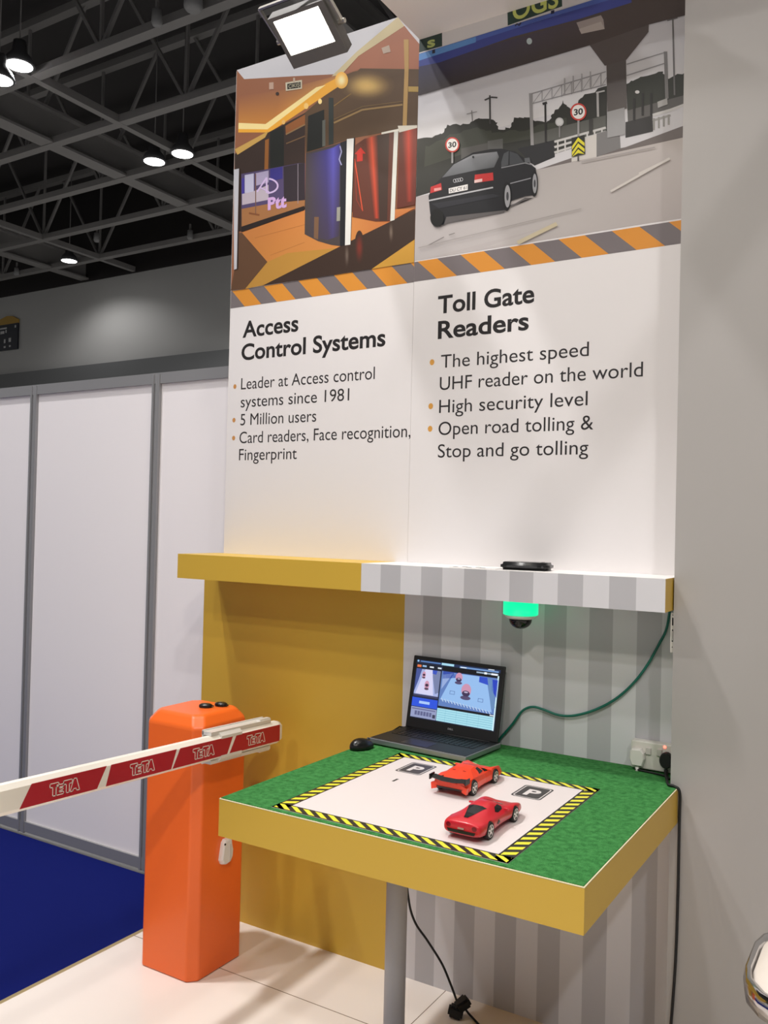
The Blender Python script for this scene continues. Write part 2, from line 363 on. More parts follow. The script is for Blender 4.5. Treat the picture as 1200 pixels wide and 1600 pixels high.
P1.pg([(76, 640), (216, 646), (480, 455), (530, 442), (226, 674), (75, 672)], (255, 232, 160))
P1.pg([(66, 800), (230, 690), (422, 588), (422, 1090), (90, 1205), (60, 1205)], (58, 44, 38))
P1.pg([(66, 775), (232, 682), (214, 716), (70, 806)], (206, 165, 88))
P1.pg([(320, 655), (422, 596), (422, 650), (322, 700)], (150, 92, 48))
P1.ln([(322, 700), (422, 648)], 7, (150, 118, 78)); P1.ln([(324, 748), (422, 708)], 6, (120, 92, 62))
P1.pg([(240, 690), (312, 655), (312, 880), (240, 890)], (32, 34, 30)); P1.pg([(214, 730), (234, 722), (230, 890), (210, 892)], (150, 95, 45))
P1.pg([(438, 604), (522, 570), (522, 765), (432, 790)], (30, 31, 27)); P1.pg([(545, 508), (570, 510), (570, 750), (545, 756)], (48, 54, 50))
P1.pg([(512, 628), (528, 622), (528, 760), (512, 764)], (98, 100, 92))
P1.ln([(572, 640), (720, 572), (930, 545)], 9, (160, 130, 84)); P1.ln([(572, 622), (720, 555), (930, 528)], 5, (120, 96, 62)); P1.ln([(572, 552), (662, 488)], 5, (140, 110, 62))
P1.pg([(960, 450), (1030, 446), (1029, 474), (960, 478)], (178, 148, 82)); P1.pg([(936, 205), (962, 205), (962, 360), (951, 665), (930, 668), (940, 360)], (186, 150, 92))
P1.rad(612, 418, 34, 44, (255, 244, 190), (246, 186, 84)); P1.el(428, 552, 12, 16, (250, 205, 120)); P1.el(500, 528, 10, 14, (255, 225, 150)); P1.el(310, 636, 9, 12, (240, 190, 110))
P1.pg([(820, 250), (860, 235), (868, 270), (830, 280)], (185, 165, 148)); P1.pg([(235, 430), (258, 428), (258, 464), (235, 466)], (190, 160, 140))
P1.pg([(320, 430), (406, 416), (406, 462), (322, 474)], (205, 195, 170)); P1.pg([(329, 437), (399, 426), (399, 456), (330, 466)], (38, 36, 30)); P1.tx('ÇIKIŞ', (336, 459), (394, 450), 18, (190, 180, 150))
P1.ln([(365, 405), (365, 430)], 10, (190, 170, 150)); P1.el(278, 488, 9, 9, (60, 45, 38))
# glass and reflections
P1.pg([(90, 906), (390, 850), (422, 850), (420, 1076), (92, 1192)], (84, 72, 108))
P1.pg([(310, 868), (390, 852), (420, 850), (420, 1050), (312, 1065)], (52, 44, 50))
P1.pg([(92, 1088), (230, 1062), (422, 1042), (420, 1078), (92, 1190)], (162, 112, 70))
P1.pg([(108, 912), (155, 903), (155, 1000), (108, 1006)], (192, 190, 214)); P1.pg([(165, 902), (232, 888), (232, 950), (165, 968)], (170, 160, 190)); P1.pg([(94, 1010), (150, 998), (232, 962), (232, 1040), (94, 1068)], (188, 176, 188))
P1.pg([(92, 930), (106, 926), (106, 1008), (92, 1010)], (70, 60, 150)); P1.pg([(240, 880), (305, 868), (305, 930), (240, 945)], (58, 52, 128))
P1.ln([(165, 905), (165, 1120)], 5, (120, 88, 72)); P1.ln([(130, 1110), (185, 1120)], 9, (130, 80, 50)); P1.ln([(385, 852), (385, 1060)], 3, (150, 140, 150))
LOGO = (208, 186, 226)
P1.ln([(172, 1000), (205, 950), (222, 925), (222, 1005)], 8, LOGO); P1.ln(arc(222, 968, 58, 38, -78, 85, 14), 9, LOGO); P1.ln([(185, 975), (235, 1000)], 7, LOGO)
P1.tx('Ptt', (228, 1092), (326, 1076), 66, (206, 168, 218), .045)
# floor
P1.pg([(90, 1212), (420, 1094), (640, 1108), (988, 1084), (870, 1152), (660, 1260), (300, 1452), (110, 1508), (225, 1365)], [(190, 122, 66), (204, 130, 70), (206, 136, 76), (196, 122, 66), (190, 112, 62), (206, 136, 72), (214, 150, 78), (206, 150, 70), (200, 132, 66)])
P1.pg([(225, 1365), (330, 1318), (600, 1290), (420, 1390), (210, 1485), (110, 1508)], (186, 138, 62))
P1.ln([(160, 1240), (420, 1170)], 3, (176, 112, 58)); P1.ln([(240, 1330), (420, 1262)], 3, (180, 116, 60))
P1.pg([(200, 1488), (660, 1255), (870, 1152), (1010, 1088), (1006, 1245), (770, 1402), (480, 1448)], (62, 46, 38))
P1.pg([(480, 1448), (770, 1402), (1006, 1245), (1003, 1372), (870, 1392)], (202, 152, 62)); P1.rad(705, 1290, 26, 90, (122, 50, 40), (62, 46, 38)); P1.rad(870, 1210, 14, 60, (120, 104, 92), (62, 46, 38)); P1.rad(640, 1330, 14, 70, (110, 96, 86), (62, 46, 38))
P1.pg([(64, 1216), (94, 1212), (226, 1364), (110, 1508), (45, 1512), (55, 1400)], (98, 70, 50))
P1.pg([(92, 1180), (418, 1072), (418, 1096), (90, 1208)], (42, 34, 32))
# turnstiles
P1.pg([(426, 798), (600, 745), (612, 740), (606, 1282), (560, 1276), (490, 1256), (420, 1220)], (74, 66, 66)); B0 = (74, 66, 68); P1.qd([(430, 806), (530, 780), (540, 1250), (440, 1228)], [B0, (66, 60, 128), (72, 62, 84), B0]); P1.qd([(530, 780), (570, 768), (566, 1240), (540, 1250)], [(66, 60, 128), (92, 88, 186), (76, 66, 110), (72, 62, 84)]); P1.qd([(570, 768), (604, 748), (600, 1230), (566, 1240)], [(92, 88, 186), (64, 58, 130), (66, 58, 70), (76, 66, 110)]); P1.pg([(470, 1130), (494, 1130), (490, 1248), (468, 1240)], (120, 90, 68))
P1.pg([(606, 742), (682, 716), (660, 1272), (604, 1282)], (36, 36, 40)); P1.pg([(640, 724), (676, 720), (658, 1274), (630, 1278)], (226, 226, 222)); P1.ln([(604, 760), (612, 790), (600, 830), (612, 860)], 6, (160, 160, 200)); P1.pg([(588, 1080), (606, 1078), (604, 1150), (586, 1152)], (150, 150, 140))
P1.pg([(684, 756), (732, 722), (884, 690), (872, 1152), (790, 1154), (668, 1130)], (96, 54, 42)); P1.qd([(736, 722), (768, 712), (796, 1138), (780, 1138)], [(96, 52, 40), (206, 86, 58), (190, 70, 48), (96, 50, 40)]); P1.qd([(768, 712), (800, 704), (812, 1138), (796, 1138)], [(206, 86, 58), (80, 48, 40), (80, 46, 38), (190, 70, 48)]); P1.pg([(800, 704), (860, 694), (850, 1150), (810, 1150)], (66, 48, 40)); P1.pg([(886, 682), (908, 676), (888, 1146), (866, 1152)], (216, 216, 208)); P1.pg([(820, 690), (912, 670), (910, 682), (820, 700)], (232, 228, 216))
P1.ln([(680, 828), (722, 1100)], 5, (216, 84, 54)); P1.ln([(680, 830), (690, 1040), (722, 1100)], 3, (150, 60, 44)); P1.pg([(680, 802), (712, 768), (738, 800), (722, 800), (722, 838), (692, 842), (692, 804)], (190, 52, 42))
P1.pg([(912, 690), (1022, 660), (1012, 1062), (900, 1086)], (98, 46, 34)); P1.qd([(922, 682), (960, 672), (966, 1050), (950, 1056)], [(98, 46, 34), (206, 66, 44), (150, 54, 40), (98, 46, 34)]); P1.qd([(960, 672), (1004, 662), (984, 1050), (966, 1050)], [(206, 66, 44), (96, 44, 34), (96, 44, 34), (150, 54, 40)]); P1.pg([(905, 655), (1023, 648), (1022, 662), (912, 690)], (224, 218, 204))
P1.pg([(66, 878), (84, 876), (74, 1402), (54, 1408)], (60, 46, 40)); P1.pg([(64, 880), (78, 878), (66, 1400), (52, 1405)], (196, 196, 202))
xs = [Lc((X, 1518 - (X - 40) * .1516)).x for X in (-45, 40, 125, 205, 300, 385, 480, 570, 665, 765, 870, 970, 1080)]
sh = Py(381.5, 480, D).x - Py(362, 455, D).x
hazard(pl, D - .0081, xs, sh, XL, XM - .003, ZS0, ZS1, 0)
bullets(pl, D - .0081, [(367, 604), (365.5, 656.5), (365, 684.5)], (204, 146, 84))
HB = .022
c1 = Py(388, 501, D).z - Py(388, 526.5, D).z
textline(pl, D - .0081, 'Access', (379, 527.3), (466, 517.5), c1, HB); textline(pl, D - .0081, 'Control Systems', (377, 562.8), (602, 540.7), c1, HB)
c2 = .0475
textline(pl, D - .0081, 'Leader at Access control', (376.5, 608.7), (585.5, 592), c2, 0); textline(pl, D - .0081, 'systems since 1981', (376, 636.7), (545.5, 626), c2, 0)
textline(pl, D - .0081, '5 Million users', (375.5, 664.7), (494, 658), c2, 0); textline(pl, D - .0081, 'Card readers, Face recognition,', (374, 692.7), (641.5, 683), c2, 0); textline(pl, D - .0081, 'Fingerprint', (373.3, 719.3), (463.5, 718), c2, 0)
part(P1, 'printed_picture', pl)
# ---- right poster
pr_ = thing('poster_panel', 'right tall poster headed Toll Gate Readers with black car photo', 'poster', (XM, D, 1.514), 'tall printed posters on the booth wall')
mb = MB(); mb.box((XM, D - .012, 1.5142), (XR, D + .0035, 3.572), BOARD); part(mb, 'board', pr_)
P2 = Print(640, 0, 2.6087, D - .0122, XM, XR, 1.06)
P2.pg([(52, 60), (1130, -320), (1109, 888), (33, 1062)], (206, 204, 207))
P2.qd([(50, 300), (1121, 20), (1119, 330), (45, 600)], [(194, 193, 198), (192, 191, 196), (212, 210, 210), (218, 216, 217)], 10)
def trees(pts, c, amp):
    out = []
    for a, b in zip(pts, pts[1:]):
        for k in range(6): t = k / 6; out.append((a[0] + (b[0] - a[0]) * t + random.uniform(-amp, amp), a[1] + (b[1] - a[1]) * t + random.uniform(-amp, amp)))
    return out + [pts[-1]]
P2.pg(trees([(45, 568), (130, 548), (150, 512), (230, 505), (290, 482), (350, 492), (365, 528), (410, 518), (430, 482), (490, 482), (560, 502), (590, 460), (625, 412), (660, 450), (700, 395), (805, 350)], 0, 5) + [(805, 560), (490, 660), (40, 800)], (50, 50, 46))
P2.pg(trees([(60, 600), (150, 560), (260, 520), (340, 540), (470, 530), (640, 480)], 0, 6) + [(640, 540), (300, 600), (60, 680)], (66, 68, 60))
P2.pg(trees([(885, 342), (940, 312), (1030, 292), (1045, 322), (1121, 296)], 0, 4) + [(1119, 425), (890, 505)], (54, 56, 50))
P2.pg([(210, 605), (330, 580), (330, 640), (210, 660)], (86, 84, 82)); P2.pg([(318, 575), (380, 565), (380, 610), (320, 618)], (96, 96, 94))
P2.pg([(500, 545), (800, 470), (800, 540), (500, 600)], (92, 92, 88)); P2.pg([(890, 450), (1119, 388), (1119, 430), (890, 500)], (96, 94, 92))
P2.pg([(40, 800), (520, 690), (1118, 556), (1109, 888), (33, 1062)], (182, 175, 174))
P2.qd([(40, 800), (540, 690), (560, 925), (33, 1062)], [(170, 164, 164), (176, 170, 168), (186, 180, 178), (184, 178, 178)], 6); P2.qd([(540, 690), (1118, 556), (1109, 888), (560, 925)], [(176, 170, 168), (192, 184, 180), (176, 168, 166), (186, 180, 178)], 8); P2.qd([(560, 925), (1109, 888), (1109, 890), (300, 1010)], [(186, 180, 178), (176, 168, 166), (176, 168, 166), (186, 180, 178)], 3)
P2.pg([(520, 692), (660, 644), (880, 600), (1118, 512), (1118, 560), (800, 630)], (112, 104, 102))
P2.pg([(440, 606), (592, 570), (592, 640), (510, 675), (490, 662)], (42, 42, 44))
for o in (0, 22, 44): P2.ln([(590, 578 + o), (800, 520 + o * .8)], 9, (196, 194, 192))
for i in range(7): P2.ln([(604 + i * 30, 575 - i * 8), (604 + i * 30, 625 - i * 8)], 6, (200, 198, 196))
P2.pg([(715, 565), (762, 545), (762, 640), (660, 660), (660, 640)], (204, 199, 194)); P2.pg([(762, 545), (856, 518), (860, 604), (762, 640)], (122, 120, 120))
P2.pg([(880, 498), (990, 470), (992, 536), (880, 562)], (52, 50, 50))
P2.ln([(990, 470), (1066, 448), (1119, 428)], 12, (200, 198, 196)); P2.ln([(990, 492), (1064, 470)], 9, (160, 158, 156))
for i in range(4): P2.ln([(996 + i * 20, 482 - i * 5), (996 + i * 20, 530 - i * 7)], 8, (150, 148, 144))
GP = (146, 144, 146)
P2.ln([(490, 384), (640, 340), (800, 292)], 4, GP); P2.ln([(500, 422), (640, 385), (800, 345)], 4, GP); P2.ln([(885, 262), (1045, 212)], 4, GP); P2.ln([(885, 308), (1045, 256)], 4, GP)
for i in range(8): P2.ln([(500 + i * 40, 382 - i * 11.6), (500 + i * 40, 424 - i * 10)], 3, GP); P2.ln([(500 + i * 40, 424 - i * 10), (540 + i * 40, 370 - i * 11.6)], 2, GP)
for i in range(4): P2.ln([(632 + i * 35, 318 - i * 9), (632 + i * 35, 385 - i * 9)], 6, (164, 162, 164))
P2.ln([(493, 380), (500, 592)], 13, (150, 148, 148)); P2.ln([(1043, 210), (1049, 402)], 14, (126, 124, 124)); P2.ln([(1073, 80), (1080, 388)], 7, (110, 108, 108)); P2.ln([(1050, 84), (1092, 72)], 5, (110, 108, 108))
P2.ln([(327, 388), (328, 505)], 7, (70, 68, 68)); P2.ln([(306, 408), (332, 396), (358, 398)], 6, (70, 68, 68)); P2.ln([(553, 420), (555, 578)], 8, (48, 46, 46)); P2.ln([(542, 424), (560, 418)], 10, (48, 46, 46)); P2.ln([(766, 376), (768, 476)], 9, (170, 168, 166)); P2.ln([(760, 378), (795, 370)], 6, (180, 178, 176))
P2.ln([(232, 465), (275, 455)], 3, (140, 138, 138)); P2.ln([(253, 450), (256, 495)], 4, (130, 128, 128))
for x in (738, 740): P2.ln([(x, 485), (x, 548)], 14, (60, 58, 56))
for x, y in ((915, 400), (950, 380), (985, 380)): P2.ln([(x, y), (x, y + 90)], 9, (44, 42, 42))
P2.el(928, 375, 9, 7, (210, 208, 206)); P2.pg([(1010, 415), (1050, 400), (1052, 425), (1012, 440)], (170, 168, 166))
# overhead deck and pier
P2.pg([(802, 255), (882, 240), (886, 442), (806, 458)], (92, 86, 84)); P2.pg([(806, 456), (876, 438), (878, 548), (806, 562)], (156, 155, 156))
P2.pg([(690, 90), (976, 60), (974, 130), (884, 243), (796, 268), (735, 186)], (88, 80, 78))
P2.pg([(50, 238), (740, 40), (1126, -70), (1124, 62), (975, 100), (735, 184), (49, 386)], (76, 67, 65))
P2.qd([(50, 262), (735, 72), (735, 184), (49, 386)], [(60, 58, 86), (76, 66, 68), (70, 62, 60), (64, 58, 58)])
P2.pg([(680, 92), (780, 62), (790, 80), (795, 118), (700, 138)], (150, 140, 136)); P2.pg([(690, 118), (780, 88), (795, 118), (700, 138)], (170, 160, 154))
P2.pg([(50, 236), (640, 50), (900, -30), (905, 10), (700, 75), (420, 150), (120, 255), (50, 268)], (62, 72, 142)); P2.pg([(50, 216), (640, 34), (900, -50), (900, -25), (600, 62), (300, 158), (50, 244)], (74, 96, 168)); P2.pg([(50, 218), (270, 150), (270, 172), (50, 244)], (92, 140, 198))
P2.pg([(52, 130), (900, -120), (900, -48), (640, 32), (50, 216)], (206, 203, 202))
P2.pg([(50, 140), (132, 110), (133, 188), (50, 211)], (42, 60, 54)); P2.tx('s', (72, 195), (104, 187), 44, (176, 186, 110), .03); P2.pg([(92, 204), (104, 201), (104, 216), (92, 219)], (50, 50, 66))
P2.pg([(398, 10), (620, -56), (622, 26), (400, 104)], (38, 62, 54)); P2.tx('OGS', (420, 84), (606, 26), 78, (196, 204, 110), .02)
P2.ln([(430, 106), (438, 96), (446, 104), (454, 92)], 5, (40, 40, 52)); P2.pg([(576, 44), (590, 40), (590, 54), (576, 58)], (30, 34, 60))
P2.el(488, 168, 11, 13, (178, 192, 192))
def limit(x, y, r, st):
    P2.ln([(x, y + r), (x, st)], 8, (150, 148, 148)); P2.el(x, y, r, r * 1.08, (196, 66, 58)); P2.el(x, y, r * .8, r * .87, (232, 228, 224)); P2.tx('30', (x - r * .56, y + r * .44), (x + r * .56, y + r * .26), r * .78, (40, 38, 40), .03)
limit(174, 590, 29, 665); limit(688, 456, 33, 655)
P2.el(611, 497, 17, 18, (186, 186, 186)); P2.el(611, 497, 12, 13, (206, 206, 206)); P2.ln([(611, 512), (611, 560)], 5, (140, 138, 138))
P2.pg([(660, 562), (713, 550), (716, 628), (661, 640)], (40, 40, 36))
for k in range(3): P2.pg([(662, 596 + k * 24), (687, 560 + k * 24), (713, 582 + k * 24), (713, 596 + k * 24), (687, 576 + k * 24), (662, 611 + k * 24)][0:6] if k < 2 else [(662, 640), (687, 608), (714, 628), (687, 624)], (216, 206, 52))
P2.ln([(687, 632), (687, 656)], 5, (60, 58, 56))
# car in the picture
P2.pg([(148, 880), (385, 855), (470, 806), (505, 806), (410, 836), (384, 866), (160, 908), (120, 925)], (92, 88, 88))
P2.pg([(77, 800), (92, 762), (130, 724), (178, 668), (258, 622), (330, 608), (375, 606), (430, 618), (468, 645), (492, 668), (514, 686), (521, 738), (505, 795), (470, 800), (415, 818), (395, 856), (150, 884), (140, 916), (98, 920), (84, 870)], (30, 30, 34))
P2.pg([(132, 724), (180, 670), (258, 630), (356, 618), (364, 640), (344, 682), (260, 696), (168, 716)], [(96, 98, 102), (120, 122, 126), (150, 152, 156), (128, 130, 134), (92, 94, 98), (84, 86, 90), (104, 106, 110), (96, 98, 102)])
P2.pg([(374, 660), (384, 626), (404, 615), (402, 672), (374, 682)], (72, 74, 78)); P2.pg([(408, 616), (440, 628), (466, 662), (408, 672)], (62, 64, 68)); P2.ln([(374, 684), (470, 664), (500, 672)], 4, (130, 130, 134)); P2.pg([(468, 645), (488, 642), (494, 662), (470, 664)], (90, 92, 96))
P2.pg([(86, 762), (128, 746), (132, 774), (84, 788)], (186, 52, 52)); P2.pg([(266, 712), (340, 703), (342, 735), (264, 746)], (190, 50, 50)); P2.pg([(264, 734), (296, 728), (296, 740), (264, 746)], (226, 190, 186)); P2.pg([(100, 768), (128, 764), (128, 774), (100, 780)], (216, 150, 146))
P2.pg([(159, 768), (237, 751), (237, 774), (160, 789)], (226, 222, 220)); P2.tx('DU CY 61', (164, 784), (233, 770), 13, (50, 48, 52), .01)
P2.ln([(78, 818), (240, 784), (340, 764)], 6, (176, 176, 180)); P2.ln([(410, 748), (495, 726)], 4, (140, 140, 146)); P2.pg([(90, 830), (340, 790), (370, 800), (120, 850)], (44, 44, 50))
for k in range(4): P2.ln(arc(184 + k * 9, 737 - k * 1.8, 6, 7, 0, 360, 13), 2, (190, 190, 194))
P2.el(112, 888, 28, 36, (22, 22, 22)); P2.el(396, 800, 18, 60, (20, 20, 22)); P2.el(399, 800, 12, 46, (150, 150, 154)); P2.el(399, 800, 5, 18, (60, 60, 64)); P2.el(508, 748, 15, 54, (20, 20, 22)); P2.el(510, 748, 9, 40, (146, 146, 150)); P2.el(510, 748, 4, 16, (60, 60, 64)); P2.el(259, 640, 4, 5, (40, 40, 44))
for a, b in (((820, 780), (1060, 645)), ((935, 708), (1058, 648))): P2.ln([a, b], 9, (206, 200, 194))
P2.ln([(440, 990), (600, 912)], 16, (196, 184, 156)); P2.ln([(76, 1000), (140, 966)], 3, (120, 114, 112)); P2.ln([(160, 958), (184, 950)], 3, (120, 114, 112)); P2.ln([(36, 1010), (700, 850)], 3, (160, 154, 152)); P2.ln([(700, 660), (1000, 600)], 4, (160, 154, 152))
xs = [P2.at(X, 1066 - (X - 33) * .1625).x for X in (-60, 30, 110, 205, 300, 405, 500, 605, 712, 822, 935, 1055, 1180)]
sh2 = Py(640 + 190 / 2.6087, 425, D).x - Py(640 + 110 / 2.6087, 402, D).x
hazard(pr_, D - .0121, [x - .0 for x in xs], sh2, XM, XR, ZS0, ZS1, 0 if True else 1)
bullets(pr_, D - .0121, [(675, 566), (673, 634.7), (672, 670)], (222, 162, 78), .0095)
c3 = Py(700, 460, D).z - Py(700, 488, D).z
textline(pr_, D - .0121, 'Toll Gate', (684, 490), (834.7, 471.7), c3, HB); textline(pr_, D - .0121, 'Readers', (684, 529.2), (826, 514), c3, HB)
c4 = .0475
textline(pr_, D - .0121, 'The highest speed', (688.7, 575.2), (920, 554), c4, 0); textline(pr_, D - .0121, 'UHF reader on the world', (687, 609.7), (1004.5, 585.6), c4, 0)
textline(pr_, D - .0121, 'High security level', (686, 645.4), (918, 631), c4, 0); textline(pr_, D - .0121, 'Open road tolling &', (685, 680), (927, 668.4), c4, 0); textline(pr_, D - .0121, 'Stop and go tolling', (684, 715), (919, 709.4), c4, 0)
part(P2, 'printed_picture', pr_)

# ================================================================== FLOODLIGHT
WARM = (1, .93, .80)
def floodlight(c, tilt, turn, watts, label, arm_to):
    t = thing('floodlight', label, 'floodlight', c, 'booth floodlights under the canopy')
    M = Matrix.Translation(c) @ Matrix.Rotation(turn, 4, 'Z') @ Matrix.Rotation(tilt, 4, 'X')   # local: face normal is -z, u = x, v = y
    HSG = mat('floodlight_casting', rgb(112, 110, 106), .45, .2)
    def bx(mb, lo, hi, mt):
        t2 = MB(); t2.box(lo, hi, mt); mb.add([M @ Vector(v) for v in t2.v], t2.f, mt)
    mb = MB(); bx(mb, (-.115, -.078, .006), (.125, .112, .045), HSG)
    for i in range(9): bx(mb, (-.09 + i * .024, -.06, .045), (-.083 + i * .024, .08, .075), HSG)
    part(mb, 'housing', t)
    mb = MB(); bx(mb, (-.115, -.078, -.004), (.125, -.064, .008), HSG); bx(mb, (-.115, .064, -.004), (.125, .112, .008), HSG); bx(mb, (-.115, -.064, -.004), (-.098, .064, .008), HSG); bx(mb, (.098, -.064, -.004), (.125, .064, .008), HSG); part(mb, 'bezel', t)
    mb = MB(); bx(mb, (-.098, -.064, 0), (.098, .064, .005), mat('floodlight_glass', (.9, .9, .9, 1), .2, emit=WARM + (1,), es=14)); part(mb, 'lit_glass', t)
    mb = MB(); SB = mat('bracket_steel', rgb(190, 186, 176), .3, .8)
    pts = [(-.135, .02, .03), (-.135, -.115, .012), (.14, -.115, .012), (.14, .02, .03)]
    for a, b in zip(pts, pts[1:]): t2 = MB(); bar(t2, a, b, .006, SB, .016); mb.add([M @ Vector(v) for v in t2.v], t2.f, SB)
    for s in (-.13, .135): t2 = MB(); t2.lathe([(.009, -.016), (.009, .016)], (s, .02, .03), SB, 12, 'x'); mb.add([M @ Vector(v) for v in t2.v], t2.f, SB)
    part(mb, 'bracket', t)
    mb = MB(); p = M @ Vector((0, -.115, .012)); mb.tube([p, (p.x, p.y, 3.60), (arm_to[0], p.y, 3.60)], .012, HSG, 10); part(mb, 'arm', t)
    li = bpy.data.lights.new('flood_beam', 'AREA'); li.shape = 'RECTANGLE'; li.size = .19; li.size_y = .125; li.energy = watts; li.color = WARM
    lo = bpy.data.objects.new('flood_beam', li); COL.objects.link(lo); lo.parent = t; lo.matrix_local = Matrix.Translation(-Vector(c)) @ M @ Matrix.Translation((0, 0, -.008))
    return t
floodlight(Vector((-1.875, 2.45, 3.40)), math.radians(-33), 0, FLOOD_W, 'bright square floodlight in front of the left poster top', (-1.58, 0, 0))
floodlight(Vector((-.95, 2.30, 3.42)), math.radians(-33), 0, ADDED_FLOOD2_W, 'added second square floodlight under the canopy front before the right poster, outside the picture', (-.951, 0, 0))  # unseen twin of the left floodlight, added for steep light over the shelf
floodlight(Vector((-.3, 0, 3.2)), math.radians(25), math.radians(15), ADDED_FLOOD3_W, 'added third square floodlight for fill light, overhead near the photographer, outside the picture', (.251, 0, 0))  # unseen fill light, added to brighten counter front, grey wall and cabinet

# ================================================================== SHELF
t = thing('wall_shelf', 'long boxed wall shelf, yellow at left and grey striped at right, below the posters', 'shelf', (-1.55, D, 1.417))
SY0, SZ0, SZ1 = 2.56, 1.417, 1.514
mb = MB(); mb.box((-2.53, SY0, SZ0), (-1.647, D + .0035, SZ1), YELLOW); part(mb, 'yellow_section', t)
mb = MB(); x = -1.647; k = 0
SHT = mat('shelf_top_white', rgb(232, 228, 226), .4)
while x < -.62:
    x1 = min(x + .0797, -.607); x1 = -.607 if x1 > -.613 else x1; mb.box((x, SY0 - .004, SZ0), (x1, D + .0035, SZ1), DARK_STRIPE if k % 2 else LIGHT_STRIPE, dict(t=SHT, k=SHT, r=YELLOW if x1 > -.61 else SHT)); x = x1; k += 1
part(mb, 'striped_section', t)
# paper slip and handheld device on shelf
mb = MB(); a = Pz(718, 885, SZ1); b = Pz(783, 888, SZ1)
mb.box((a.x, 2.60, SZ1 + .0004), (b.x + .02, 2.665, SZ1 + .0016), mat('paper', rgb(232, 230, 228), .6))
for i in range(5): mb.box((a.x + .01 + i * .025, 2.607 + (i % 2) * .02, SZ1 + .0016), (a.x + .026 + i * .025, 2.618 + (i % 2) * .02, SZ1 + .0022), mat('dark_ink', rgb(90, 90, 92), .6))
tag(mb.build('paper_slip', loc=Vector((a.x, 2.63, SZ1))), 'thin white printed slip lying on the striped shelf beside the black device', 'paper')
t = thing('handheld_reader', 'flat black handheld device lying on the striped shelf above the dome camera', 'device', (-1.06, 2.68, SZ1))
mb = MB(); ca = math.radians(8); DEV = mat('device_black', rgb(24, 24, 26), .35)
bm = bmesh.new(); bmesh.ops.create_cube(bm, size=1)
for v in bm.verts: v.co = Vector((v.co.x * .155, v.co.y * .10, v.co.z * .025))
bmesh.ops.bevel(bm, geom=bm.edges[:], offset=.008, segments=3, affect='EDGES')
MD = Matrix.Translation((-1.078, 2.672, SZ1 + .0128)) @ Matrix.Rotation(ca, 4, 'Z'); mb.frombm(bm, DEV, True, MD); part(mb, 'casing', t)
mb = MB(); t2 = MB(); t2.box((-.066, -.038, .0122), (.05, .038, .0138), mat('device_screen', rgb(10, 10, 12), .12)); mb.add([MD @ Vector(v) for v in t2.v], t2.f, t2.mats[0]); part(mb, 'screen', t)
mb = MB(); t2 = MB()
t2.box((-.055, -.0512, -.004), (.045, -.0495, .002), mat('device_seam', rgb(58, 58, 60), .4)); t2.lathe([(.004, 0), (.004, .002)], (.062, -.052, 0), mat('device_seam', None), 12, 'y')
mb.add([MD @ Vector(v) for v in t2.v], t2.f, MATS['device_seam']); part(mb, 'side_button', t)

# ================================================================== DOME CAMERA
c = Vector((-1.094, 2.665, SZ0)); t = thing('dome_camera', 'small black dome camera with glowing green ring hanging under the shelf', 'camera', c)
mb = MB(); mb.lathe([(.057, 0), (.057, -.048), (.054, -.050), (.02, -.050)], c, mat('green_lit_ring', (.02, .3, .16, 1), .3, emit=(0.0, .93, .40, 1), es=1.0), 40); part(mb, 'light_ring', t)
mb = MB(); mb.lathe([(.052, -.0502), (.050, -.056), (.042, -.062), (.02, -.062)], c, WHITE_PL, 40); part(mb, 'base_ring', t)
mb = MB(); mb.lathe([(.037, -.0622)] + [(.037 * math.cos(a), -.066 - .03 * math.sin(a)) for a in [i * math.pi / 2 / 9 for i in range(9)]] + [(.001, -.096)], c, mat('smoked_dome', rgb(18, 18, 18), .08), 32); part(mb, 'dome', t)
mb = MB(); mb.lathe([(.011, 0), (.011, .006), (.006, .008)], c + Vector((.006, -.036, -.078)), mat('lens_black', rgb(46, 46, 46), .15), 16, 'y'); part(mb, 'lens', t)

